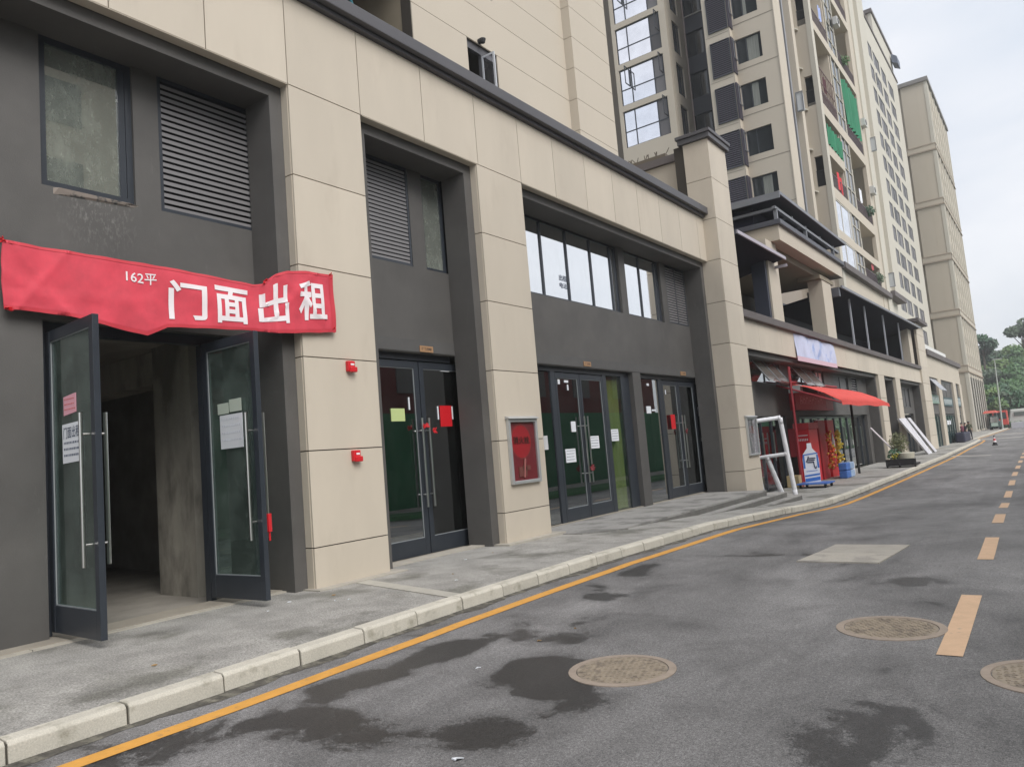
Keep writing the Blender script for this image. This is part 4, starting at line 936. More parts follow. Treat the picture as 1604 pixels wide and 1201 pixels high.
# ledge and lower panel
part('ledge', MB().box(-12, -10.35, 53.55, 71, 10.75, 11.2), LEDGE, TB, bevel=.03)
low = MB(); grid_wall(low, 'x', -10.70, .3, 53.75, 70.9, 3, 10.74, [(55, 61, 7.6, 9.6), (62.2, 63.5, 8.0, 9.6), (65.6, 67.2, 6.6, 7.8)]); low.box(-12, -11, 53.75, 53.95, 3, 10.74)
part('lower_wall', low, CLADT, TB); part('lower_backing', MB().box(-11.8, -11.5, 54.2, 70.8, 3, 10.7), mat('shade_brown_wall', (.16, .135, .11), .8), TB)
# pilaster pair at the end
part('end_pilaster', MB().box(-12, -10.55, 70.001, 71.6, 3, 54).box(-12, -10.75, 71.6, 73.6, 3, 54).box(-12, -10.45, 73.6, 77, 11.56, 54), CLADW, TB)
part('end_pilaster_base', MB().box(-12, -10.2, 71.5, 77.5, 11.1, 11.555), LEDGE, TB)
part('end_pilaster_foot', MB().box(-12, -10.9, 73.6, 76.8, 3, 11.09), CLADW, TB)
for (y0, z0, lab) in ((48.35, 20.2, 'white sensor box on the pipes of the tower corner'), (71.9, 24.3, 'white box framed black on the end pilaster of the tower'), (72.0, 12.0, 'white box near the foot of the end pilaster')):
    t = thing('equipment_box', lab, 'box', (-10.7, y0, z0))
    part('casing', MB().box(-10.95 if y0 < 50 else -10.7, -10.6 if y0 < 50 else -10.2, y0, y0+.3, z0, z0+1.15), mat('box_white', (.55, .57, .58), .6), t)
    part('frame', frame_rect(MB(), 'y', y0-.05, -11.0 if y0 < 50 else -10.75, -10.55 if y0 < 50 else -10.15, z0-.06, z0+1.21, .06, .03), GALV, t)

# ================================================================== TOWER C (grid of grey windows)
TC_ = thing('apartment_tower', 'pale tower with a regular grid of grey windows, right of the balconies', 'building', (-13.6, 110, -2))
cols = [(98.6, 102.6), (103.3, 107.6), (108.8, 112.4), (114.0, 118.2)]; zc0 = 15.54*1.2477-2.95*5; ops = []
for k in range(-1, 16):
    z = zc0+SZ*k
    for c in cols:
        if z+1.9 < 50.5: ops.append((c[0], c[1], z, z+1.95))
cwl = MB(); grid_wall(cwl, 'x', -13.6, .4, 77.1, 123.6, -2, 51, [o for o in ops if o[3] < 51])
cwl.box(-14.0, -13.6, 106.5, 121.5, 51.36, 54.4)
part('wall', cwl, CLADW, TC_)
part('body', MB().box(-35, -14.3, 77.1, 123.6, -2, 50.8), VOID, TC_)
part('side_wall', MB().box(-35, -13.61, 76.8, 77.08, -2, 51).box(-35, -13.61, 123.61, 123.8, -2, 51), CLADW, TC_)
part('roof_parapet', MB().box(-35, -13.5, 77, 103, 51.001, 51.35).box(-35, -13.5, 103.001, 124, 51.001, 51.35).box(-20, -13.45, 106.2, 121.8, 54.401, 54.9), LEDGE, TC_)
part('penthouse', MB().box(-20, -14.01, 106.6, 121.4, 51.36, 54.39), CLADT, TC_)
key = {}
for o in ops:
    if o[3] > 51: continue
    c = o[:2]
    if c not in key:
        f = window(TC_, 'x', -13.63, *o, GTOWG, .10, ((o[0]+o[1])/2,)); key[c] = (f, o[2])
    else: inst(key[c][0], TC_, (0, 0, o[2]-key[c][1]))
for c in cols[:2]:
    for k in range(1, 14, 3): part('open_sash', MB().box(-13.62, -13.42, c[0]+.1, c[0]+.18, zc0+SZ*k+.2, zc0+SZ*k+1.8), GALV, TC_)
topmesh('roof_awning', MB().hexa([(-13.44, 119.6, 52.6), (-12.7, 119.6, 52.2), (-12.7, 122, 52.2), (-13.44, 122, 52.6), (-13.44, 119.6, 53.9), (-12.7, 119.6, 53.3), (-12.7, 122, 53.3), (-13.44, 122, 53.9)]), mat('blue_grey_awning', (.10, .12, .17), .5), 'blue grey awning under the roof edge of the grid window tower', 'awning')

# ================================================================== TOWER D
TD = thing('apartment_tower', 'plain tan tower with horizontal belt courses, farthest along the street', 'building', (-14, 130, -2.05))
belts = [7.07, 15.64, 24.27, 32.95, 41.61]
cols = [132.2+3.45*k for k in range(7)]; ops = []
zz = [b+.0 for b in [-1.5]+belts]
for bz, nx_ in zip([7.07, 15.64, 24.27, 32.95, 41.61], [15.64, 24.27, 32.95, 41.61, 52.3]):
    for k in range(3):
        for c in cols: ops.append((c, c+1.5, bz+1.5+k*2.75, bz+2.8+k*2.75))
dw = MB(); grid_wall(dw, 'x', -10.4, .35, 130.0, 156, -2.1, 52.5, ops+[(132+4*k, 135.2+4*k, -1.8, 6.3) for k in range(6)])
part('wall', dw, CLADD, TD)
part('end_wall', MB().box(-14.0, -10.751, 130, 130.35, -2.1, 52.5).box(-24, -14.0, 130.6, 130.9, -2.1, 52.5).box(-11.9, -11.75, 129.985, 130, -2.1, 52.5), CLADD, TD)
part('corner_trim', MB().box(-10.76, -10.3, 129.93, 130.6, -2.1, 52.5), CLADW, TD)
bt = MB()
for b in belts: bt.box(-24, -10.2, 129.8, 156.2, b-.18, b+.02).box(-24, -10.25, 129.85, 156.15, b+.75, b+.92)
bt2 = MB()
for b in belts: bt2.box(-14.2, -10.3, 129.9, 156.1, b+.02, b+.75)
part('belt_course', bt, mat('belt_tan', (.33, .27, .21), .8), TD); part('belt_band', bt2, CLADD, TD)
part('roof_coping', MB().box(-24, -10.1, 129.6, 156.4, 52.5, 53.1), mat('grey_coping', (.2, .19, .18), .7), TD)
part('body', MB().box(-24, -11.3, 131, 155.8, -2, 52.4), VOID, TD)
f0 = None
for o in ops:
    if f0 is None: f0 = (window(TD, 'x', -10.43, *o, GTOWG, .08), o)
    else: inst(f0[0], TD, (0, o[0]-f0[1][0], o[2]-f0[1][2]))
fins = MB()
for k in range(8): fins.box(-10.399, -10.27, 131.0+3.45*k, 131.5+3.45*k, 8.0, 52.3)
part('vertical_fins', fins, CLADW, TD)
pl = MB()
for k in range(7): pl.box(-10.399, -10.3, 131+4*k, 131.8+4*k, -2.1, 6.8)
part('shop_pilasters', pl, CLADW, TD)
part('shop_glazing', MB().box(-10.6, -10.44, 131.6, 155.5, -2, 6.4), GTOWD, TD)

# ================================================================== SHOP BUILDING 2 (Y 21.65 - 62.2)
B2 = thing('shop_building', 'second shop block with terrace above and red awning shop below', 'building', (-7.5, 42, -1.86))
c2 = MB().box(-8.1, -7.53, 21.7, 62.1, 2.73, 3.66)
PIL = [(43.28, 44.9, 2.73), (48.4, 49.9, 2.73), (58.68, 62.2, 7.0)]
for a, b, h in PIL: c2.box(-8.1, -7.53, a+.03, b-.03, -2.4, h)
part('wall_core', c2, JOINT, B2)
yy = 21.67; k = 0
while yy < 62.1:
    y1 = min(yy+2.43, 62.2)
    part('fascia_panel', MB().box(-7.53, -7.5, yy+.004, y1-.004, 2.73, 3.66), CLAD, B2); yy = y1
for a, b, h in PIL:
    z = -2.2
    for z1 in [-.95, .25, 1.48, 2.725]+([3.9, 5.1, 6.2, 7.0] if h > 3 else []):
        if not (h > 3 and z1 == 3.9):
            part('cladding_panel', MB().box(-7.54, -7.495 if h < 3 else -7.40, a, b, z+.008, z1-.008), CLAD, B2)
        z = z1
    part('pillar_side', MB().box(-8.0, -7.541, a, a+.03, -2.2, 2.72), CLAD, B2)
part('cladding_panel', MB().box(-7.54, -7.40, 58.68, 62.2, 2.74, 3.9), CLAD, B2)
part('pillar_cap', MB().box(-9.0, -7.1, 58.3, 62.6, 7.001, 7.25), LEDGE, B2)
part('ledge_coping', MB().box(-9, -7.36, 21.66, 58.6, 3.661, 3.90), LEDGE, B2, bevel=.015)
part('terrace_floor', MB().box(-14, -9.001, 21.66, 58.6, 3.4, 3.62), CONC, B2)
sr = MB()
BAY2 = [(21.66, 43.28), (44.9, 48.4), (49.9, 58.68)]
for a, b in BAY2: sr.box(-8.1, -7.64, a+.01, b-.01, 2.56, 2.725).box(-8.1, -7.64, b-.25, b-.01, -2.2, 2.56)
part('bay_surround', sr, DARK, B2)
ww = MB(); wo = [(24.7, 27.95, 1.80, 2.56), (29.2, 32.8, 1.80, 2.56), (33.0, 34.3, 1.55, 2.56), (36.0, 38.9, 1.2, 2.5), (39.6, 40.8, 1.2, 2.5), (45.6, 47.2, 1.1, 2.5), (52.6, 54.0, 1.1, 2.4), (54.2, 57, 1.1, 2.4)]
grid_wall(ww, 'x', -8.101, .2, 21.66, 58.6, .66, 2.72, wo)
for a, b in ((28.0, 29.8), (42.3, 43.0), (21.66, 24.5), (57.6, 58.6), (47.6, 48.2)): ww.box(-8.4, -8.102, a, b, -2.1, .655)
part('dark_infill_wall', ww, DARK, B2)
part('interior_shell', MB().box(-13, -12.8, 21.7, 58.5, -2, 2.9).box(-13, -8.4, 21.7, 58.5, -2.2, -1.86).box(-13, -8.4, 21.7, 58.5, 2.75, 2.85).box(-13, -8.4, 21.7, 21.8, -2, 2.8), CONCD, B2)
for k, (a, b, c, d) in enumerate(wo):
    if k in (4, 5): louver(B2, 'x', -8.12, a, b, c, d, 10, SLAT, joined=True); continue
    if k in (0, 1):
        window(B2, 'x', -8.15, a, b, c, d, GSHOP, .05, ((a+b)/2,))
        f = MB(); T_ = 2.54
        hx = -8.08; ox = -7.55
        sash = part('awning_sash', MB().hexa([(ox, a+.06, c-.02), (ox+.03, a+.06, c-.02), (ox+.03, b-.9, c-.02), (ox, b-.9, c-.02), (hx, a+.06, T_), (hx+.03, a+.06, T_), (hx+.03, b-.9, T_), (hx, b-.9, T_)]), mat('pale_reflecting_glass', (.42, .42, .38), .12, metal=.75), B2)
        e_ = MB()
        for yy in (a+.06, (a+b-.84)/2-.02, b-.94): e_.hexa([(ox+.031, yy, c-.02), (ox+.05, yy, c-.02), (ox+.05, yy+.05, c-.02), (ox+.031, yy+.05, c-.02), (hx+.031, yy, T_), (hx+.05, yy, T_), (hx+.05, yy+.05, T_), (hx+.031, yy+.05, T_)])
        part('sash_frame', e_, GALV, sash)
    else: window(B2, 'x', -8.15, a, b, c, d, GTOWG if k != 2 else WHITE, .06, ((a+b)/2,))
# shopfront glazing bays
def shopfront(parent, a, b, z0=-1.86, z1=.62, n=3, gm=None, x=-8.3):
    fr = MB().box(x-.06, x+.04, a, b, z1-.08, z1); w_ = (b-a)/n
    for k in range(n+1): fr.box(x-.06, x+.04, a+k*w_-.05, a+k*w_+.05, z0, z1-.08)
    f = part('shopfront', fr, FRAME, parent)
    for k in range(n): part('pane', MB().box(x-.02, x-.005, a+k*w_+.05, a+(k+1)*w_-.05, z0, z1-.08), gm or GSHOP, f)
    for k in range(1, n): part('handle', MB().tube((x+.1, a+k*w_-.15, -.9), (x+.1, a+k*w_-.15, .1), .025, 6), STEEL, f)
shopfront(B2, 24.5, 28.0, n=3); shopfront(B2, 29.8, 34.6, n=4); shopfront(B2, 34.7, 42.3, n=6); shopfront(B2, 45.1, 47.6, n=2); shopfront(B2, 50.2, 57.6, n=5)
# terrace level
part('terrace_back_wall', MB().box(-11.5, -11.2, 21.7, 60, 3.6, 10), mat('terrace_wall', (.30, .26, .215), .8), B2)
part('terrace_dark_panels', MB().box(-10.6, -10.45, 34, 58.3, 3.62, 6.5).box(-11.15, -11.0, 27.2, 33.2, 3.62, 5.9).box(-10.4, -8.2, 58.41, 58.5, 3.62, 6.3), mat('dark_navy_panel', (.03, .033, .045), .6), B2)
part('terrace_side_room', MB().box(-11.2, -8.6, 25.2, 25.4, 3.62, 8).box(-9.3, -8.9, 25.0, 25.2, 3.62, 8), CLADT, B2)
part('side_window', MB().box(-10.3, -9.0, 24.9, 24.98, 3.8, 4.9), BLACK, B2)
part('terrace_column', MB().box(-8.15, -7.58, 26.3, 27.5, 3.9, 6.88), CLADT, B2); part('terrace_column', MB().box(-8.12, -7.53, 33.6, 35.15, 3.9, 6.65), CLADT, B2)
part('down_pipe', MB().box(-8.12, -7.64, 26.08, 26.28, 3.9, 6.2), mat('dark_pipe', (.03, .035, .055), .5), B2)
part('terrace_column', MB().box(-8.15, -7.7, 57.0, 58.4, 3.9, 6.5), CLADT, B2)
part('canopy_slab', MB().box(-12, -7.27, 27.0, 36.6, 6.90, 7.45), CLADT, B2)
part('canopy_beam', MB().box(-11.8, -7.75, 27.7, 36.0, 6.62, 6.899).box(-8.4, -7.5, 33.2, 35.6, 6.45, 6.62), TAN, B2)
part('canopy_coping', MB().box(-12, -7.15, 26.9, 36.7, 7.451, 7.64), mat('slate_coping', (.075, .078, .095), .5), B2, bevel=.02)
cf = MB()
for y in (27.2, 31.1, 35.6): cf.box(-7.42, -7.30, y-.06, y+.06, 7.64, 8.1)
cf.box(-7.42, -7.30, 27.0, 36.6, 8.06, 8.16).box(-11, -7.42, 27.1, 27.22, 8.05, 8.15)
for y in (29.2, 31.1, 33.3, 35.6): cf.box(-9.5, -7.3, y-.04, y+.04, 8.17, 8.24)
part('roof_frame', cf, GALV, B2)
part('sheet_roof', MB().hexa([(-11, 26.9, 8.40), (-7.1, 26.9, 8.52), (-7.1, 37.2, 8.52), (-11, 37.2, 8.40), (-11, 26.9, 8.45), (-7.1, 26.9, 8.58), (-7.1, 37.2, 8.58), (-11, 37.2, 8.45)]), SHEET, B2)
part('sheet_roof_trim', MB().box(-7.099, -7.06, 26.85, 37.2, 8.50, 8.62).box(-11, -7.06, 26.83, 26.9, 8.36, 8.6), GALV, B2)
part('roof_void', MB().box(-11, -8.2, 27.3, 36.4, 7.65, 8.35), DASHL, B2)
# small dark canopy nearer
part('small_canopy', MB().hexa([(-9.8, 22.2, 5.6), (-7.2, 22.2, 6.12), (-7.2, 27.0, 6.18), (-9.8, 27.0, 5.6), (-9.8, 22.2, 5.7), (-7.2, 22.2, 6.17), (-7.2, 27.0, 6.23), (-9.8, 27.0, 5.7)]), DASHL, B2)
part('small_canopy_edge', MB().box(-7.2, -7.15, 22.1, 27.05, 6.14, 6.25).box(-8.6, -7.15, 27.05, 27.1, 5.9, 6.0), mat('pale_lilac_trim', (.40, .37, .42), .5), B2)
# long canopy
part('long_canopy', MB().hexa([(-11, 35.6, 5.7), (-7.2, 35.6, 6.28), (-7.2, 59, 6.55), (-11, 59, 5.9), (-11, 35.6, 5.8), (-7.2, 35.6, 6.34), (-7.2, 59, 6.61), (-11, 59, 6.0)]), DASHL, B2)
part('long_canopy_edge', MB().hexa([(-7.2, 35.5, 6.26), (-7.12, 35.5, 6.26), (-7.12, 59, 6.53), (-7.2, 59, 6.53), (-7.2, 35.5, 6.38), (-7.12, 35.5, 6.38), (-7.12, 59, 6.65), (-7.2, 59, 6.65)]), GALV, B2)
part('canopy_end_box', MB().box(-8.6, -7.25, 35.3, 35.6, 5.9, 6.3), mat('slate_coping', (.075, .078, .095), .5), B2)
for y in (38.9, 42.35, 47.45, 52.6): part('canopy_post', MB().box(-7.62, -7.55, y-.05, y+.05, 3.9, 6.4), mat('pale_grey_post', (.40, .42, .46), .4), B2)
# red sign, awning and goods of the red shop
SG = thing('shop_sign', 'dark red sign board with pale lettering under the red awning', 'sign', (-7.9, 31.6, .85))
part('board', MB().box(-8.09, -7.88, 28.7, 34.4, .86, 1.55), mat('sign_dark_red', (.42, .03, .05), .5), SG)
k = MB()
for i in range(8):
    y = 29.4+i*.42; k.box(-7.879, -7.875, y, y+.05, 1.08, 1.40).box(-7.879, -7.875, y+.05, y+.26, 1.2+.05*(i % 3), 1.24+.05*(i % 3)).box(-7.879, -7.875, y+.22, y+.27, 1.1, 1.4)
part('lettering', k, mat('sign_pink', (.7, .3, .3), .6), SG)
part('end_panel', MB().box(-7.875, -7.87, 33.2, 34.3, .9, 1.5), mat('sign_faded', (.42, .2, .22), .6), SG)
AW = thing('awning', 'large red cloth awning over the shop, coral sheet lit from above', 'awning', (-6.8, 33, 1.3))
rws = []
for a in range(25):
    y = 27.0+(8.7)*a/24
    sag = .02*math.sin(a*.7)
    rws.append([(-8.0+2.1*t+.0, y-.9*t*0, 1.80-.70*t*t-.14*t+sag*t) for t in (0, .25, .5, .75, 1)])
aw = part('canopy_cloth', MB().grid(rws), mat('coral_cloth', (.62, .07, .055), .8, var=.1, scale=2), AW, smooth=True); sm_ = aw.modifiers.new('thickness', 'SOLIDIFY'); sm_.thickness = .01
part('valance', MB().grid([[(-5.9, 27.0+8.7*a/24, .955+.02*math.sin(a*.7)), (-5.88, 27.0+8.7*a/24, .82+.02*math.sin(a*.7))] for a in range(25)]), mat('coral_cloth', (.75, .10, .07), .8), AW)
part('frame', MB().tube((-7.5, 27.0, 2.35), (-7.5, 27.0, -1.86), .045, 8).tube((-8.0, 27.0, 1.75), (-5.9, 27.0, .9), .03, 8).tube((-7.95, 27.0, 1.9), (-7.95, 35.7, 1.9), .05, 8).tube((-8.0, 35.7, 1.75), (-5.9, 35.7, .9), .03, 8), mat('frame_red', (.30, .03, .04), .5), AW)
part('post', MB().tube((-7.0, 33.6, 1.4), (-7.0, 33.6, -1.87), .05, 8), BLACK, AW)
topmesh('fixing_bracket', MB().box(-7.6, -7.2, 27.0, 27.35, 1.42, 1.66), ALU, 'grey bracket at the near end of the red awning', 'bracket')
BN = thing('wall_banner', 'pale blue and white banner stretched on the beige fascia', 'banner', (-7.46, 31.2, 2.75))
part('sheet', MB().grid([[(-7.47+.03*math.sin(y*3+z*4), y, z-.004*y) for z in (2.84, 3.1, 3.4, 3.74)] for y in [28.1+.4*k for k in range(16)]]), BLUEC, BN, smooth=True)
part('border', MB().grid([[(-7.44, y, z) for z in (2.62, 2.80)] for y in [28.1+.4*k for k in range(16)]]), mat('pink_border', (.62, .45, .52), .7), BN)
topmesh('red_wall_box', MB().box(-8.1, -7.75, 28.1, 28.95, -.85, .18), mat('cabinet_red', (.34, .02, .03), .45), 'dark red cabinet fixed on the wall beside the red shop', 'cabinet')
VB = thing('vending_display', 'tall bright red display cooler by the shop entrance', 'cooler', (-7.6, 28.6, -1.84))
part('body', MB().box(-7.85, -7.35, 28.0, 29.2, -1.8, .12), REDB, VB, bevel=.03)
k = MB()
for q in range(7): k.box(-7.80+q*.06, -7.77+q*.06, 27.995, 27.999, -.30, -.22)
k.box(-7.8, -7.4, 27.995, 27.999, -.12, -.09); part('lettering', k, WHITE, VB)
part('header', MB().box(-7.87, -7.32, 27.96, 29.25, .12, .34), mat('header_red', (.5, .03, .04), .5), VB)
BO = thing('bottle_board', 'white bottle shaped board with bold black character and blue stripes', 'signboard', (-6.7, 26.2, -1.83))
pts = [(-.36, 0), (.36, 0), (.38, .8), (.33, 1.0), (.12, 1.2), (.10, 1.38), (-.10, 1.38), (-.12, 1.2), (-.33, 1.0), (-.38, .8)]
def slab(pts, f, t=.06):
    mb = MB(); n = len(pts); a = [f(p[0], p[1], 0) for p in pts]; b = [f(p[0], p[1], t) for p in pts]; mb.v = a+b
    mb.f = [tuple(range(n))[::-1], tuple(range(n, 2*n))]+[(i, (i+1) % n, n+(i+1) % n, n+i) for i in range(n)]; return mb
dd = Vector((.93, .36, 0)); nn = Vector((.36, -.93, 0)); bo_ = Vector((-6.98, 26.4, -1.68))
bf = lambda u, v, t: tuple(bo_+dd*u*.68+nn*t+Vector((0, 0, v*.95)))
part('board', slab(pts, bf), mat('board_white', (.72, .74, .8), .6), BO)
k = MB(); text_flat(k, '气', lambda u, v: bf(-.24+.48*u, .46+.46*v, .068), bold=.012); part('lettering', k, mat('navy_ink', (.01, .015, .05), .6), BO)
k = MB()
for v0, v1 in ((.02, .14), (.2, .26), (.95, .99)): k.poly([bf(-.35, v0, .066), bf(.35, v0+.05, .066), bf(.35, v1+.05, .066), bf(-.35, v1, .066)])
k.poly([bf(-.37, .5, .066), bf(-.28, .5, .066), bf(-.28, .98, .066), bf(-.36, .95, .066)]).poly([bf(.28, .5, .066), bf(.37, .5, .066), bf(.35, .95, .066), bf(.28, .98, .066)]).poly([bf(-.26, .38, .066), bf(.26, .4, .066), bf(.26, .42, .066), bf(-.26, .40, .066)])
part('stripes', k, mat('stripe_blue', (.04, .16, .5), .6), BO)
tr = MB(); tr.box(-7.4, -6.4, 25.9, 26.9, -1.73, -1.69); part('trolley_deck', tr, BLUE, BO)
for dx, dy in ((-7.3, 26.0), (-6.5, 26.0), (-7.3, 26.8), (-6.5, 26.8)): part('wheel', MB().tube((dx-.03, dy, -1.79), (dx+.03, dy, -1.79), .07, 12), BLACK, BO)
t = thing('decoration_stand', 'pair of narrow red and yellow festive stands at the shop door', 'decoration', (-7.4, 29.9, -1.86))
for y, m_ in ((30.9, 0), (32.3, 1)):
    q = MB()
    for i in range(26): 
        z = -1.5+i*.055; q.tube((-7.4+random.uniform(-.12, .12), y+random.uniform(-.16, .16), z), (-7.35+random.uniform(-.15, .15), y+random.uniform(-.2, .2), z+.1), .05, 6)
    part('ornaments', q, mat('ornament_'+'ab'[m_], ((.55, .06, .03), (.55, .40, .05))[m_], .5, var=.5, scale=12, col2=(.5, .42, .04), c2scale=9), t)
    part('panel', MB().box(-7.75, -7.6, y-.5, y+.5, -1.86, .42), REDB if m_ else mat('panel_mid_red', (.38, .02, .03), .5), t)
t = thing('figure_panel', 'white paper arch shape on the red door panel', 'poster', (-7.59, 31.6, -.9))
part('sheet', slab([(-.25, 0), (.25, 0), (.2, .5), (0, .8), (-.2, .5)], lambda u, v, tt: (-7.59+tt*.1, 32.4+u, -.9+v), .05), PAPER, t)
t = thing('water_crates', 'stack of blue shrink wrapped water bottles beside the shop door', 'crate', (-7.2, 31.5, -1.87))
for z in (-1.86, -1.56):
    part('pack', MB().box(-7.1, -6.8, 30.6, 31.2, z, z+.28), BLUE, t, bevel=.03); part('pack', MB().box(-7.1, -6.8, 31.25, 31.9, z, z+.27), mat('pale_wrap', (.30, .42, .62), .3, var=.3, scale=9), t, bevel=.03)
topmesh('white_sack', MB().box(-7.1, -6.85, 31.95, 32.3, -1.86, -1.3), mat('sack_white', (.62, .62, .65), .6), 'white sack next to the blue water packs', 'sack', bevel=.08)
topmesh('door_poster', MB().box(-8.25, -8.24, 32.6, 33.4, -.6, .1).box(-8.25, -8.24, 32.6, 33.4, .3, .5), PAPER, 'white poster on the glass right of the red door panels', 'poster')
topmesh('carton', MB().box(-7.9, -7.5, 26.6, 27.0, -1.84, -1.45), mat('cardboard', (.5, .38, .2), .8), 'tan cardboard carton behind the bottle shaped board', 'carton')
# wrapped frame leaning by pillar three
WF = thing('wrapped_frame', 'white foam wrapped window frame leaning beside the far pillar', 'frame', (-6.9, 22.8, -1.83))
def WP(a, z): # a along, z height ; leaning frame plane
    return (-7.25+a*.62+.0*z, 22.3+a*.22-(z*.0), -1.80+z)
def foam(p, q, r=.078):
    mb = MB(); P = Vector(p); Q = Vector(q); n = 12; prev = P-(Q-P).normalized()*.03; ra = r
    for k in range(n):
        nx = P.lerp(Q, (k+1)/n); rb = r*random.uniform(.93, 1.06); mb.tube(prev, nx, ra, 4, rb, cap=(k in (0, n-1))); prev = nx; ra = rb
    return mb
def WQ(u, v): # map photo-like corner coordinates: u 0..1 across, v 0..1 up
    A = Vector((-7.62, 23.1, -1.82)); B = Vector((-6.55, 22.75, -1.84)); C = Vector((-7.45, 22.0, .44)); D = Vector((-6.70, 22.6, .50))
    return A.lerp(B, u).lerp(C.lerp(D, u), v)
for p, q in (((1, 0), (1, 1)), ((0, 1), (1, 1)), ((0, 0), (0, 1)), ((0, .52), (1, .54)), ((.62, 0), (.36, .52))):
    part('foam_bar', foam(WQ(*p), WQ(*q)), FOAM, WF, smooth=True)
gp = MB(); gp.v = [tuple(WQ(0, 0)), tuple(WQ(.6, 0)), tuple(WQ(.36, .5)), tuple(WQ(0, .5))]; gp.f = [(0, 1, 2, 3)]
part('film_sheet', gp, glass('film_glass', (.75, .77, .82), .1, dirt=.55, dcol=(.55, .56, .62)), WF)
# planter trolley with shrub and leaning boards
PT = thing('planter', 'cream planter pot holding a bushy shrub near the kerb', 'planter', (-5.75, 37.2, -1.87))
part('pot', MB().disc((-5.75, 37.1), .30, -1.72, -1.25, 24, .38), mat('cream_pot', (.55, .53, .44), .6), PT, bevel=.02)
lb = MB(); leafblob(lb, (-6.0, 37.3, -.8), .40, 600, .045, 1.25); part('foliage', lb, mat('leaf_olive', (.12, .13, .06), .7, var=.3, scale=6), PT)
part('stem', MB().tube((-5.9, 37.2, -1.3), (-6.0, 37.3, -.8), .03, 6), BARK, PT)
PC = thing('low_cart', 'low black cart of potted greenery standing by the kerb', 'cart', (-6.0, 36.9, -1.87))
part('tray', MB().box(-6.5, -5.3, 36.6, 37.8, -1.80, -1.72).box(-6.5, -5.3, 36.6, 36.68, -1.72, -1.5), BLACK, PC)
for dx in (-6.45, -5.95, -5.35): part('wheel', MB().tube((dx-.03, 36.65, -1.76), (dx+.03, 36.65, -1.76), .11, 14), BLACK, PC)
lb = MB(); leafblob(lb, (-6.15, 36.9, -1.35), .3, 160, .06); part('foliage', lb, LEAF[0], PC)
lb = MB(); leafblob(lb, (-6.1, 36.8, -1.4), .18, 40, .05); part('flowers', lb, mat('yellow_flower', (.6, .5, .06), .6), PC)
topmesh('leaning_stick', MB().tube((-6.05, 37.0, -1.3), (-7.3, 38.6, -.05), .035, 6), WHITE, 'white pole leaning from the cart towards the dark bay', 'pole')
for (a, b, lab) in (((46.9, 49.2), (51.0, 52.6), 'wide white marbled board leaning against the pillar'), ((50.0, 50.9), (53.8, 54.9), 'narrow white board leaning just right of the marbled one')):
    t = thing('leaning_board', lab, 'board', (-7.0, b[0], -1.9), 'white boards leaning in the bay')
    part('panel', MB().hexa([(-6.75, b[0], -1.9), (-6.65, b[0], -1.9), (-6.65, b[1], -1.9), (-6.75, b[1], -1.9), (-7.46, a[0], .33), (-7.36, a[0], .33), (-7.36, a[1], .36), (-7.46, a[1], .36)]), mat('marbled_white', (.62, .61, .65), .5, var=.25, scale=3), t)

# ================================================================== SHOP BUILDING 3 (62.2 - 85)
B3 = thing('shop_building', 'third shop block with small green sign, before the side street', 'building', (-7.5, 73, -1.94))
b3 = MB().box(-8.1, -7.5, 62.25, 84.6, 3.35, 4.95)
PL3 = [(67.3, 69.2), (77.7, 79.8), (82.8, 84.6)]
for a, b in PL3: b3.box(-7.7, -7.46, a, b, -2.3, 3.349)
b3.box(-12, -8.11, 84.0, 84.55, -2, 4.9)
part('cladding', b3, CLADT, B3)
part('cornice', MB().box(-9, -7.3, 62.25, 84.9, 4.951, 5.35), LEDGE, B3)
part('roof_block', MB().box(-12, -9.0, 62.25, 84.6, 4.9, 5.2), CONC, B3)
part('white_parapet', MB().box(-8.8, -8.0, 63.3, 80.5, 5.351, 6.15), mat('white_parapet_paint', (.66, .66, .64), .6), B3)
part('infill', MB().box(-8.5, -7.62, 62.25, 67.3, .55, 3.34).box(-8.5, -7.62, 69.2, 77.7, .55, 3.34).box(-8.5, -7.62, 79.8, 82.8, .55, 3.34), DARK, B3)
GTEAL = mat('teal_shop_glass', (.03, .07, .07), .2, spec=.5)
shopfront(B3, 62.4, 67.2, -1.93, .5, 3, GTEAL, x=-7.7); shopfront(B3, 69.3, 77.6, -1.93, .5, 5, GTEAL, x=-7.7); shopfront(B3, 79.9, 82.7, -1.93, .5, 2, GTEAL, x=-7.7)
for (y0, y1, z0, z1) in ((63, 66.6, 2.2, 3.2), (70, 76.5, 1.9, 3.2), (80, 82.5, 1.8, 3.2)): window(B3, 'x', -7.60, y0, y1, z0, z1, GTOWG, .07, ((y0+y1)/2,))
part('open_awning_window', MB().hexa([(-6.9, 63.2, 2.3), (-6.85, 63.2, 2.3), (-6.85, 66.8, 2.3), (-6.9, 66.8, 2.3), (-7.6, 63.2, 3.25), (-7.55, 63.2, 3.25), (-7.55, 66.8, 3.25), (-7.6, 66.8, 3.25)]), mat('pale_sash_glass', (.45, .46, .5), .2, metal=.5), B3)
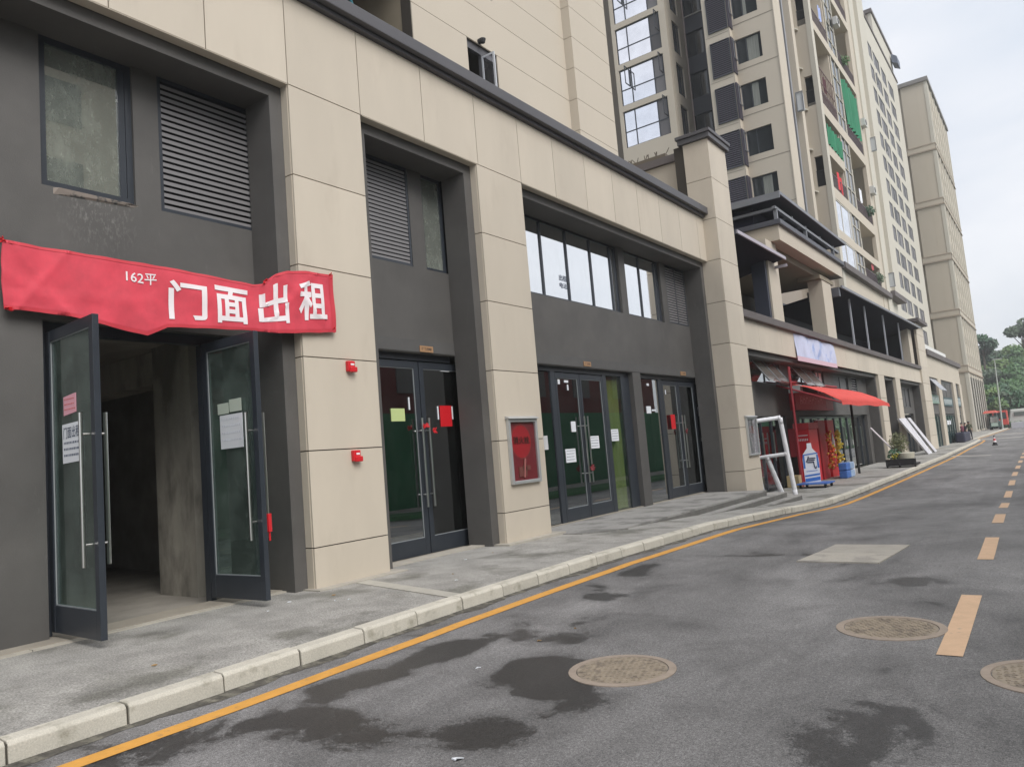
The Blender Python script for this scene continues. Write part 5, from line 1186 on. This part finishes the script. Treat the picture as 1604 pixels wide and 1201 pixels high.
for (y0, y1, z0, z1, m_, lab) in ((63.2, 67.0, 1.35, 2.0, SIGNG, 'pale green shop sign on the third block'), (79.9, 83.6, 1.2, 2.1, mat('sign_slate', (.05, .09, .10), .5), 'dark sign with white characters at the end of third block'), (70, 76, 1.2, 1.9, mat('sign_slate', (.05, .09, .10), .5), 'dark sign board in the middle bay of third block')):
    t = thing('shop_sign', lab, 'sign', (-8, y0, z0)); part('board', MB().box(-7.62, -7.52, y0, y1, z0, z1), m_, t)
    k = MB(); n_ = int((y1-y0)/.9)
    for i in range(n_):
        y = y0+.3+i*.9; k.box(-7.519, -7.51, y, y+.12, z0+.15, z1-.12).box(-7.519, -7.51, y+.12, y+.55, z0+.3, z0+.4).box(-7.519, -7.51, y+.42, y+.55, z0+.12, z1-.15).box(-7.519, -7.51, y+.1, y+.6, z1-.25, z1-.15)
    part('lettering', k, mat('letter_pale', (.6, .66, .66), .6), t)
topmesh('door_notice', MB().box(-7.68, -7.66, 71.5, 74, -.35, .0), PAPER, 'white notice on the green glass door of third block', 'notice')

# ================================================================== across the street (seen mirrored in the glass)
HO = thing('hoarding', 'green site hoarding across the road, mirrored in the shop doors', 'fence', (3.6, 30, -1.6))
for k in range(24): part('panel', MB().box(3.6, 3.65, -6+k*3.0, -3.03+k*3.0, -1.6, 2.0), GREENH, HO)
struct('grass_verge', MB().grid([[(1.9, y, zr(y)+.02), (2.0, y, zr(y)+.16), (3.6, y, zr(y)+.2)] for y in YS]), mat('verge_grass', (.04, .13, .05), .95, var=.4, scale=5, bump=.5, bscale=30))
RW = thing('red_building', 'dark red low building across the road, mirrored in the door tops', 'building', (8, 30, -1.6))
rb = MB(); grid_wall(rb, 'x', 8, .0001, 0, .1, 0, .1, []); rb.box(8, 12, -6, 52, -1.6, 6.4); part('wall', rb, REDW, RW)
for k in range(9): part('window', MB().box(7.93, 7.99, 4+k*5.2, 6+k*5.2, 3.4, 5.0), GTOWG, RW)
PB = thing('pale_building', 'pale apartment block across the road, mirrored in the dusty window', 'building', (14, 18, -1.6))
part('wall', MB().box(14, 24, 6, 19, -1.6, 18.5), CLADT, PB)
for zz in range(5):
    for k in range(3): part('window', MB().box(13.9, 13.98, 8.3+k*3.6, 10.2+k*3.6, 1.4+zz*3.3, 3.2+zz*3.3), GTOWD, PB)

# ================================================================== far end: hill, trees, vehicles
def hz(x, y):
    t = min(1, max(0, (y-158)/70)); s = t*t*(3-2*t)
    return -2.4+s*(11.5+2.5*math.sin(x*.05+1)+1.2*math.sin(x*.13+y*.05))+max(0, y-228)*.02
hl = MB(); hl.grid([[(x, y, hz(x, y)) for x in range(-140, 161, 6)] for y in range(158, 420, 6)])
struct('hill', hl, HILLM, smooth=True)
def crown_mesh(seed, r, n, s, lobes=9, squash=.8):
    random.seed(seed); mb = MB()
    for k in range(lobes):
        v = Vector((random.gauss(0, 1), random.gauss(0, 1), random.gauss(0, .8))).normalized()*r*random.uniform(.35, .85); rr = r*random.uniform(.28, .5)
        leafblob(mb, (v.x, v.y, v.z*squash), rr, n//lobes, s, .8)
    return mb
def tree_at(x, y, h, r, li, label, seed, s=.35, n=1400, group='trees on the far hillside', z=None, lobes=10):
    z = hz(x, y)-.3 if z is None else z; t = thing('tree', label, 'tree', (x, y, z), group)
    c = crown_mesh(seed, r, n, s, lobes); me = c.mesh('crown', (0, 0, 0)); me.materials.append(LEAF[li]); o = bpy.data.objects.new('crown', me); COL.objects.link(o); o.parent = t; o.location = (0, 0, h-r*.6)
    tm = MB().tube((x, y, z), (x+.2, y, z+h*.7), r*.07, 8, r*.03)
    for k in range(4): 
        a = k*1.7; tm.tube((x+.1, y, z+h*.45), (x+math.cos(a)*r*.6, y+math.sin(a)*r*.6, z+h*.8), r*.03, 6, r*.012)
    part('trunk', tm, BARK, t); return t
def photo_pt(u, v, y):   # helper used once for laying out the hill planting (bearing u,v at distance y)
    d = F+R2*((u-802)/1171.2)-U2*((v-600.5)/1171.2); return d*(y/d.y)
LT = [(1538, 545, 196, 9, 6.0, 0, 'dark spreading tree on the ridge beside the tan tower', .40), (1600, 525, 205, 11, 6.5, 3, 'tall grey green tree on the ridge cut by right edge', .4)]
for u, v, y, h, r, li, lab, s in LT:
    p = photo_pt(u, v, y); tree_at(p.x, y, h, r*.62, li, lab, int(u), s, 1500, None, z=p.z-h+r*.5, lobes=7)
k = 0
for y, n_, us in ((160, 5, (1540, 1605)), (172, 6, (1545, 1610)), (186, 6, (1542, 1612)), (200, 7, (1548, 1612)), (216, 7, (1550, 1615)), (232, 7, (1545, 1615))):
    for i in range(n_):
        u = us[0]+(us[1]-us[0])*(i+random.random()*.6)/n_; x = photo_pt(u, 640, y).x
        h = random.uniform(5, 8.5); r = random.uniform(3.0, 4.4)
        tree_at(x, y+random.uniform(-4, 4), h, r, [0, 1, 2, 1, 0, 3, 2][(k*5+i) % 7], ('%s tree %s the far green hillside' % (['dark green', 'fresh green', 'yellow green', 'fresh green', 'dark green', 'grey green', 'yellow green'][(k*5+i) % 7], {160: 'at the foot of', 172: 'low on', 186: 'below the middle of', 200: 'halfway up', 216: 'near the top of', 232: 'on the ridge of'}[y])), 100+k, .36, 1100); k += 1
hv = MB(); random.seed(5)
for _ in range(9000):
    x = random.uniform(-45, 25); y = random.uniform(159, 250); z = hz(x, y); p = Vector((x, y, z+random.uniform(0, 1.6)))
    a = Vector((random.gauss(0, 1), random.gauss(0, 1), random.gauss(0, 1))).normalized(); b = a.orthogonal().normalized(); s_ = random.uniform(.3, .7)
    hv.poly([p-a*s_, p+b*s_*.6, p+a*s_, p-b*s_*.6])
hvo = part('hillside_undergrowth', hv, LEAF[1], None, kind='stuff')
p = photo_pt(1566, 655, 150)
LP = thing('street_lamp', 'tall pale street lamp pole before the green hill', 'street lamp', (-7.6, 140, -2.05))
part('pole', MB().tube((-7.6, 140, -2.05), (-7.35, 140, 8.9), .14, 10, .07), mat('lamp_grey', (.42, .45, .42), .5), LP)
part('lamp_head', MB().box(-7.6, -6.4, 139.85, 140.15, 8.85, 9.0), mat('lamp_grey', (.42, .45, .42), .5), LP)
# vehicles
def wheels(t, xs, ys, r, z): 
    for x in xs:
        for y in ys: part('wheel', MB().tube((x-.12, y, z+r), (x+.12, y, z+r), r, 14), BLACK, t)
V1 = thing('cargo_tricycle', 'small dark cargo vehicle with white front parked by the last tower', 'vehicle', (-8.2, 138, -2.1))
part('body', MB().box(-9.1, -7.7, 137.6, 141, -1.7, -.7), mat('dark_green_body', (.03, .06, .055), .5), V1, bevel=.08)
part('cab', MB().hexa([(-9.0, 137.2, -1.6), (-7.8, 137.2, -1.6), (-7.8, 138.8, -1.6), (-9.0, 138.8, -1.6), (-8.9, 137.7, .1), (-7.9, 137.7, .1), (-7.9, 138.8, .1), (-8.9, 138.8, .1)]), mat('dark_green_body', (.03, .06, .055), .5), V1, bevel=.05)
part('windscreen', MB().hexa([(-8.9, 137.32, -.9), (-7.9, 137.32, -.9), (-7.9, 137.4, -.9), (-8.9, 137.4, -.9), (-8.85, 137.6, -.05), (-7.95, 137.6, -.05), (-7.95, 137.7, -.05), (-8.85, 137.7, -.05)]), GTOWL, V1)
part('front_panel', MB().box(-8.85, -7.95, 137.1, 137.19, -1.5, -.95), mat('pale_green_panel', (.4, .5, .44), .5), V1); wheels(V1, (-9.0, -7.8), (137.9, 140.5), .32, -2.1)
V2 = thing('red_truck', 'red truck standing beyond the dark cargo vehicle', 'truck', (-9, 150, -2.1))
part('cargo_body', MB().box(-9.4, -7.4, 150.5, 156, -1.2, .9), mat('truck_red', (.50, .05, .035), .5), V2, bevel=.08)
part('cab', MB().hexa([(-9.3, 148.4, -1.5), (-7.1, 148.4, -1.5), (-7.1, 150.4, -1.5), (-9.3, 150.4, -1.5), (-9.2, 148.9, .9), (-7.2, 148.9, .9), (-7.2, 150.4, .9), (-9.2, 150.4, .9)]), mat('truck_red', (.50, .05, .035), .5), V2, bevel=.08)
part('windscreen', MB().hexa([(-9.1, 148.55, -.5), (-7.3, 148.55, -.5), (-7.3, 148.7, -.5), (-9.1, 148.7, -.5), (-9.05, 148.78, .6), (-7.35, 148.78, .6), (-7.35, 148.9, .6), (-9.05, 148.9, .6)]), GTOWD, V2); wheels(V2, (-9.2, -7.2), (149.3, 154.5), .5, -2.1)
TN = thing('red_canopy', 'red cloth stall canopy above the dark cargo vehicle', 'canopy', (-8.7, 144, -2.05))
part('cloth', MB().hexa([(-10.2, 143, .6), (-8.2, 143, .6), (-8.2, 146, .6), (-10.2, 146, .6), (-9.9, 143.3, 1.0), (-8.5, 143.3, 1.0), (-8.5, 145.7, 1.0), (-9.9, 145.7, 1.0)]), mat('stall_red', (.6, .12, .09), .7), TN)
for x in (-10.1, -8.3): part('pole', MB().tube((x, 143.1, -2.05), (x, 143.1, .6), .04, 6), GALV, TN)
V3 = thing('white_van', 'long white van crossing behind the pale barrier blocks', 'van', (-4.5, 158, -2.1))
part('body', MB().hexa([(-7.6, 157, -1.5), (-1.8, 157, -1.5), (-1.8, 159.2, -1.5), (-7.6, 159.2, -1.5), (-7.1, 157.1, 1.0), (-1.9, 157.1, 1.0), (-1.9, 159.1, 1.0), (-7.1, 159.1, 1.0)]), mat('van_white', (.62, .66, .62), .35), V3, bevel=.2)
part('side_window', MB().box(-6.6, -2.2, 156.93, 156.99, -.2, .5), mat('van_glass', (.15, .18, .17), .1), V3)
for x in (-6.6, -2.8): part('wheel', MB().tube((x, 156.9, -1.75), (x, 157.2, -1.75), .36, 14), BLACK, V3)
bb = thing('barrier_block', 'row of pale concrete barrier blocks at the end of the road', 'barrier', (-5, 146, -2.1))
for k in range(4): part('block', MB().box(-6.7+k*1.9, -4.85+k*1.9, 145.6, 146.4, -2.2, -1.15), mat('barrier_pale', (.5, .5, .54), .8), bb, bevel=.05)
hg = MB(); random.seed(3)
for _ in range(900):
    q = Vector((random.uniform(-9, 4), random.uniform(151, 153), random.uniform(-2, -1.2))); a = Vector((random.gauss(0, 1), random.gauss(0, 1), random.gauss(0, 1))).normalized(); b = a.orthogonal().normalized(); hg.poly([q-a*.25, q+b*.15, q+a*.25, q-b*.15])
topmesh('hedge', hg, LEAF[1], 'low green hedge between the truck and the white van', 'hedge')
# traffic cone
cx, cy = -4.1, 64.5; zc = zr(cy)
TCn = thing('traffic_cone', 'red and white traffic cone with black base on the road', 'traffic cone', (cx, cy, zc))
part('base', MB().box(cx-.18, cx+.18, cy-.18, cy+.18, zc, zc+.06), BLACK, TCn, bevel=.015)
for a, b, m_ in ((.06, .22, BLACK), (.22, .35, WHITE), (.35, .48, REDB), (.48, .58, WHITE), (.58, .7, BLACK)):
    r_ = lambda z: .15-.12*z/.7
    part('cone_band', MB().tube((cx, cy, zc+a), (cx, cy, zc+b), r_(a), 16, r_(b)), m_, TCn)
# people
def person(x, y, h, label, top, legs, face=0., lean=0., arm=.12):
    z = zk(y); t = thing('person', label, 'person', (x, y, z)); s = h/1.7
    c, s2 = math.cos(face), math.sin(face)
    def W(p): return (p[0]*c-p[1]*s2, p[0]*s2+p[1]*c, p[2])
    J = {'pel': (0, 0, .92), 'wst': (0, 0, 1.08), 'chest': (0, lean, 1.32), 'neck': (0, lean*1.2, 1.46), 'head': (0, lean*1.3+.02, 1.60), 'top': (0, lean*1.3+.01, 1.68)}
    for sd, k in ((-1, 'l'), (1, 'r')):
        J['sh'+k] = (sd*.18, lean, 1.39); J['el'+k] = (sd*.25, lean-.03, 1.12); J['ha'+k] = (sd*.22, lean+arm, .92); J['hi'+k] = (sd*.10, 0, .88); J['kn'+k] = (sd*.12, .04*sd, .49); J['an'+k] = (sd*.12, -.04+.05*sd, .09); J['to'+k] = (sd*.13, .12+.05*sd, .04)
    rad = {'pel': .15, 'wst': .13, 'chest': .155, 'neck': .06, 'head': .10, 'top': .085, 'sh': .075, 'el': .048, 'ha': .04, 'hi': .10, 'kn': .065, 'an': .045, 'to': .04}
    names = list(J); idx = {n_: i for i, n_ in enumerate(names)}
    ed = [('pel', 'wst'), ('wst', 'chest'), ('chest', 'neck'), ('neck', 'head'), ('head', 'top')]
    for k in 'lr': ed += [('chest', 'sh'+k), ('sh'+k, 'el'+k), ('el'+k, 'ha'+k), ('pel', 'hi'+k), ('hi'+k, 'kn'+k), ('kn'+k, 'an'+k), ('an'+k, 'to'+k)]
    me = bpy.data.meshes.new('body'); me.from_pydata([tuple(q*s for q in W(J[n_])) for n_ in names], [(idx[a], idx[b]) for a, b in ed], []); me.update()
    for m_ in (top, legs, SKIN, BLACK): me.materials.append(m_)
    o = bpy.data.objects.new('body', me); COL.objects.link(o); o.parent = t
    sk = o.modifiers.new('skin', 'SKIN'); ly = me.skin_vertices[0] if me.skin_vertices else None
    if ly is None:
        return t
    for n_ in names:
        r_ = rad.get(n_, rad.get(n_[:2], .06))*s; ly.data[idx[n_]].radius = (r_, r_*.8 if n_ in ('chest', 'pel', 'wst') else r_)
    ly.data[0].use_root = True
    o.modifiers.new('sub', 'SUBSURF').levels = 1; o.modifiers['sub'].render_levels = 1
    bpy.context.view_layer.update(); ev = o.evaluated_get(bpy.context.evaluated_depsgraph_get()); m2 = bpy.data.meshes.new_from_object(ev)
    o.modifiers.clear(); o.data = m2
    for m_ in (top, legs, SKIN, BLACK):
        if len(m2.materials) < 4: m2.materials.append(m_)
    for k_, m_ in enumerate((top, legs, SKIN, BLACK)): m2.materials[k_] = m_
    for pl_ in m2.polygons:
        zc_ = pl_.center.z/s; xx = math.hypot(pl_.center.x, pl_.center.y)/s
        pl_.material_index = 2 if zc_ > 1.45 else 0 if zc_ > .97 else 1; pl_.use_smooth = True
        if xx > .2 and .8 < zc_ < 1.05: pl_.material_index = 2
        if zc_ < .1: pl_.material_index = 3
    hr = MB(); n_ = 12
    hc = Vector(W(J['head']))*s
    hr.grid([[tuple(wloc(t)+hc+Vector((math.cos(a_*math.pi/6)*.115*s*math.cos(b_), math.sin(a_*math.pi/6)*.115*s*math.cos(b_)-.015*s, .02*s+.125*s*math.sin(b_)))) for a_ in range(13)] for b_ in (.05, .5, 1.0, 1.5)])
    part('hair', hr, BLACK, t, smooth=True); return t
person(-6.95, 80.6, 1.68, 'standing person in an olive top and dark trousers by the corner', CLOTH1, CLOTH2, face=2.8)
person(-6.9, 74.0, 1.62, 'left person in maroon top standing at the shop door', CLOTH3, CLOTH2, face=1.2)
person(-6.85, 76.0, 1.60, 'person in black standing close right of the maroon one', CLOTH2, CLOTH2, face=-1.5)
topmesh('dark_goods_pile', MB().box(-7.4, -6.7, 73.2, 78, -1.93, -1.1), mat('navy_sheet', (.03, .03, .055), .7), 'dark navy covered goods stacked before the third block', 'goods', bevel=.1)
hm = bpy.data.materials.new('haze_air'); hm.use_nodes = True; hn = hm.node_tree; hn.nodes.remove(hn.nodes['Principled BSDF'])
pv = hn.nodes.new('ShaderNodeVolumePrincipled'); pv.inputs['Density'].default_value = .0009; pv.inputs['Color'].default_value = (.93, .95, .97, 1); hn.links.new(pv.outputs[0], hn.nodes['Material Output'].inputs['Volume'])
hb = part('haze', MB().box(-410, 410, -60, 1510, -6.5, 62), hm); hb['kind'] = 'stuff'
# small litter on pavement and road
random.seed(12)
for k in range(16):
    x = random.uniform(-7.2, -5.5); y = random.uniform(2.8, 9.5); z = zk(y)+.003
    if k > 10: x = random.uniform(-4.7, -2); z = zr(y)+.003
    a = random.uniform(0, 3); s_ = random.uniform(.012, .035)
    topmesh('litter', MB().hexa([(x, y, z), (x+s_*math.cos(a), y+s_*math.sin(a), z), (x+s_*.6, y+s_*1.3, z), (x-s_*.4, y+s_, z), (x, y, z+.006), (x+s_*math.cos(a), y+s_*math.sin(a), z+.008), (x+s_*.6, y+s_*1.3, z+.006), (x-s_*.4, y+s_, z+.006)]), PAPER if k % 3 else mat('dry_leaf', (.4, .26, .12), .8), 'tiny scrap of litter lying on the ground', 'litter', 'scraps of litter on pavement and road')
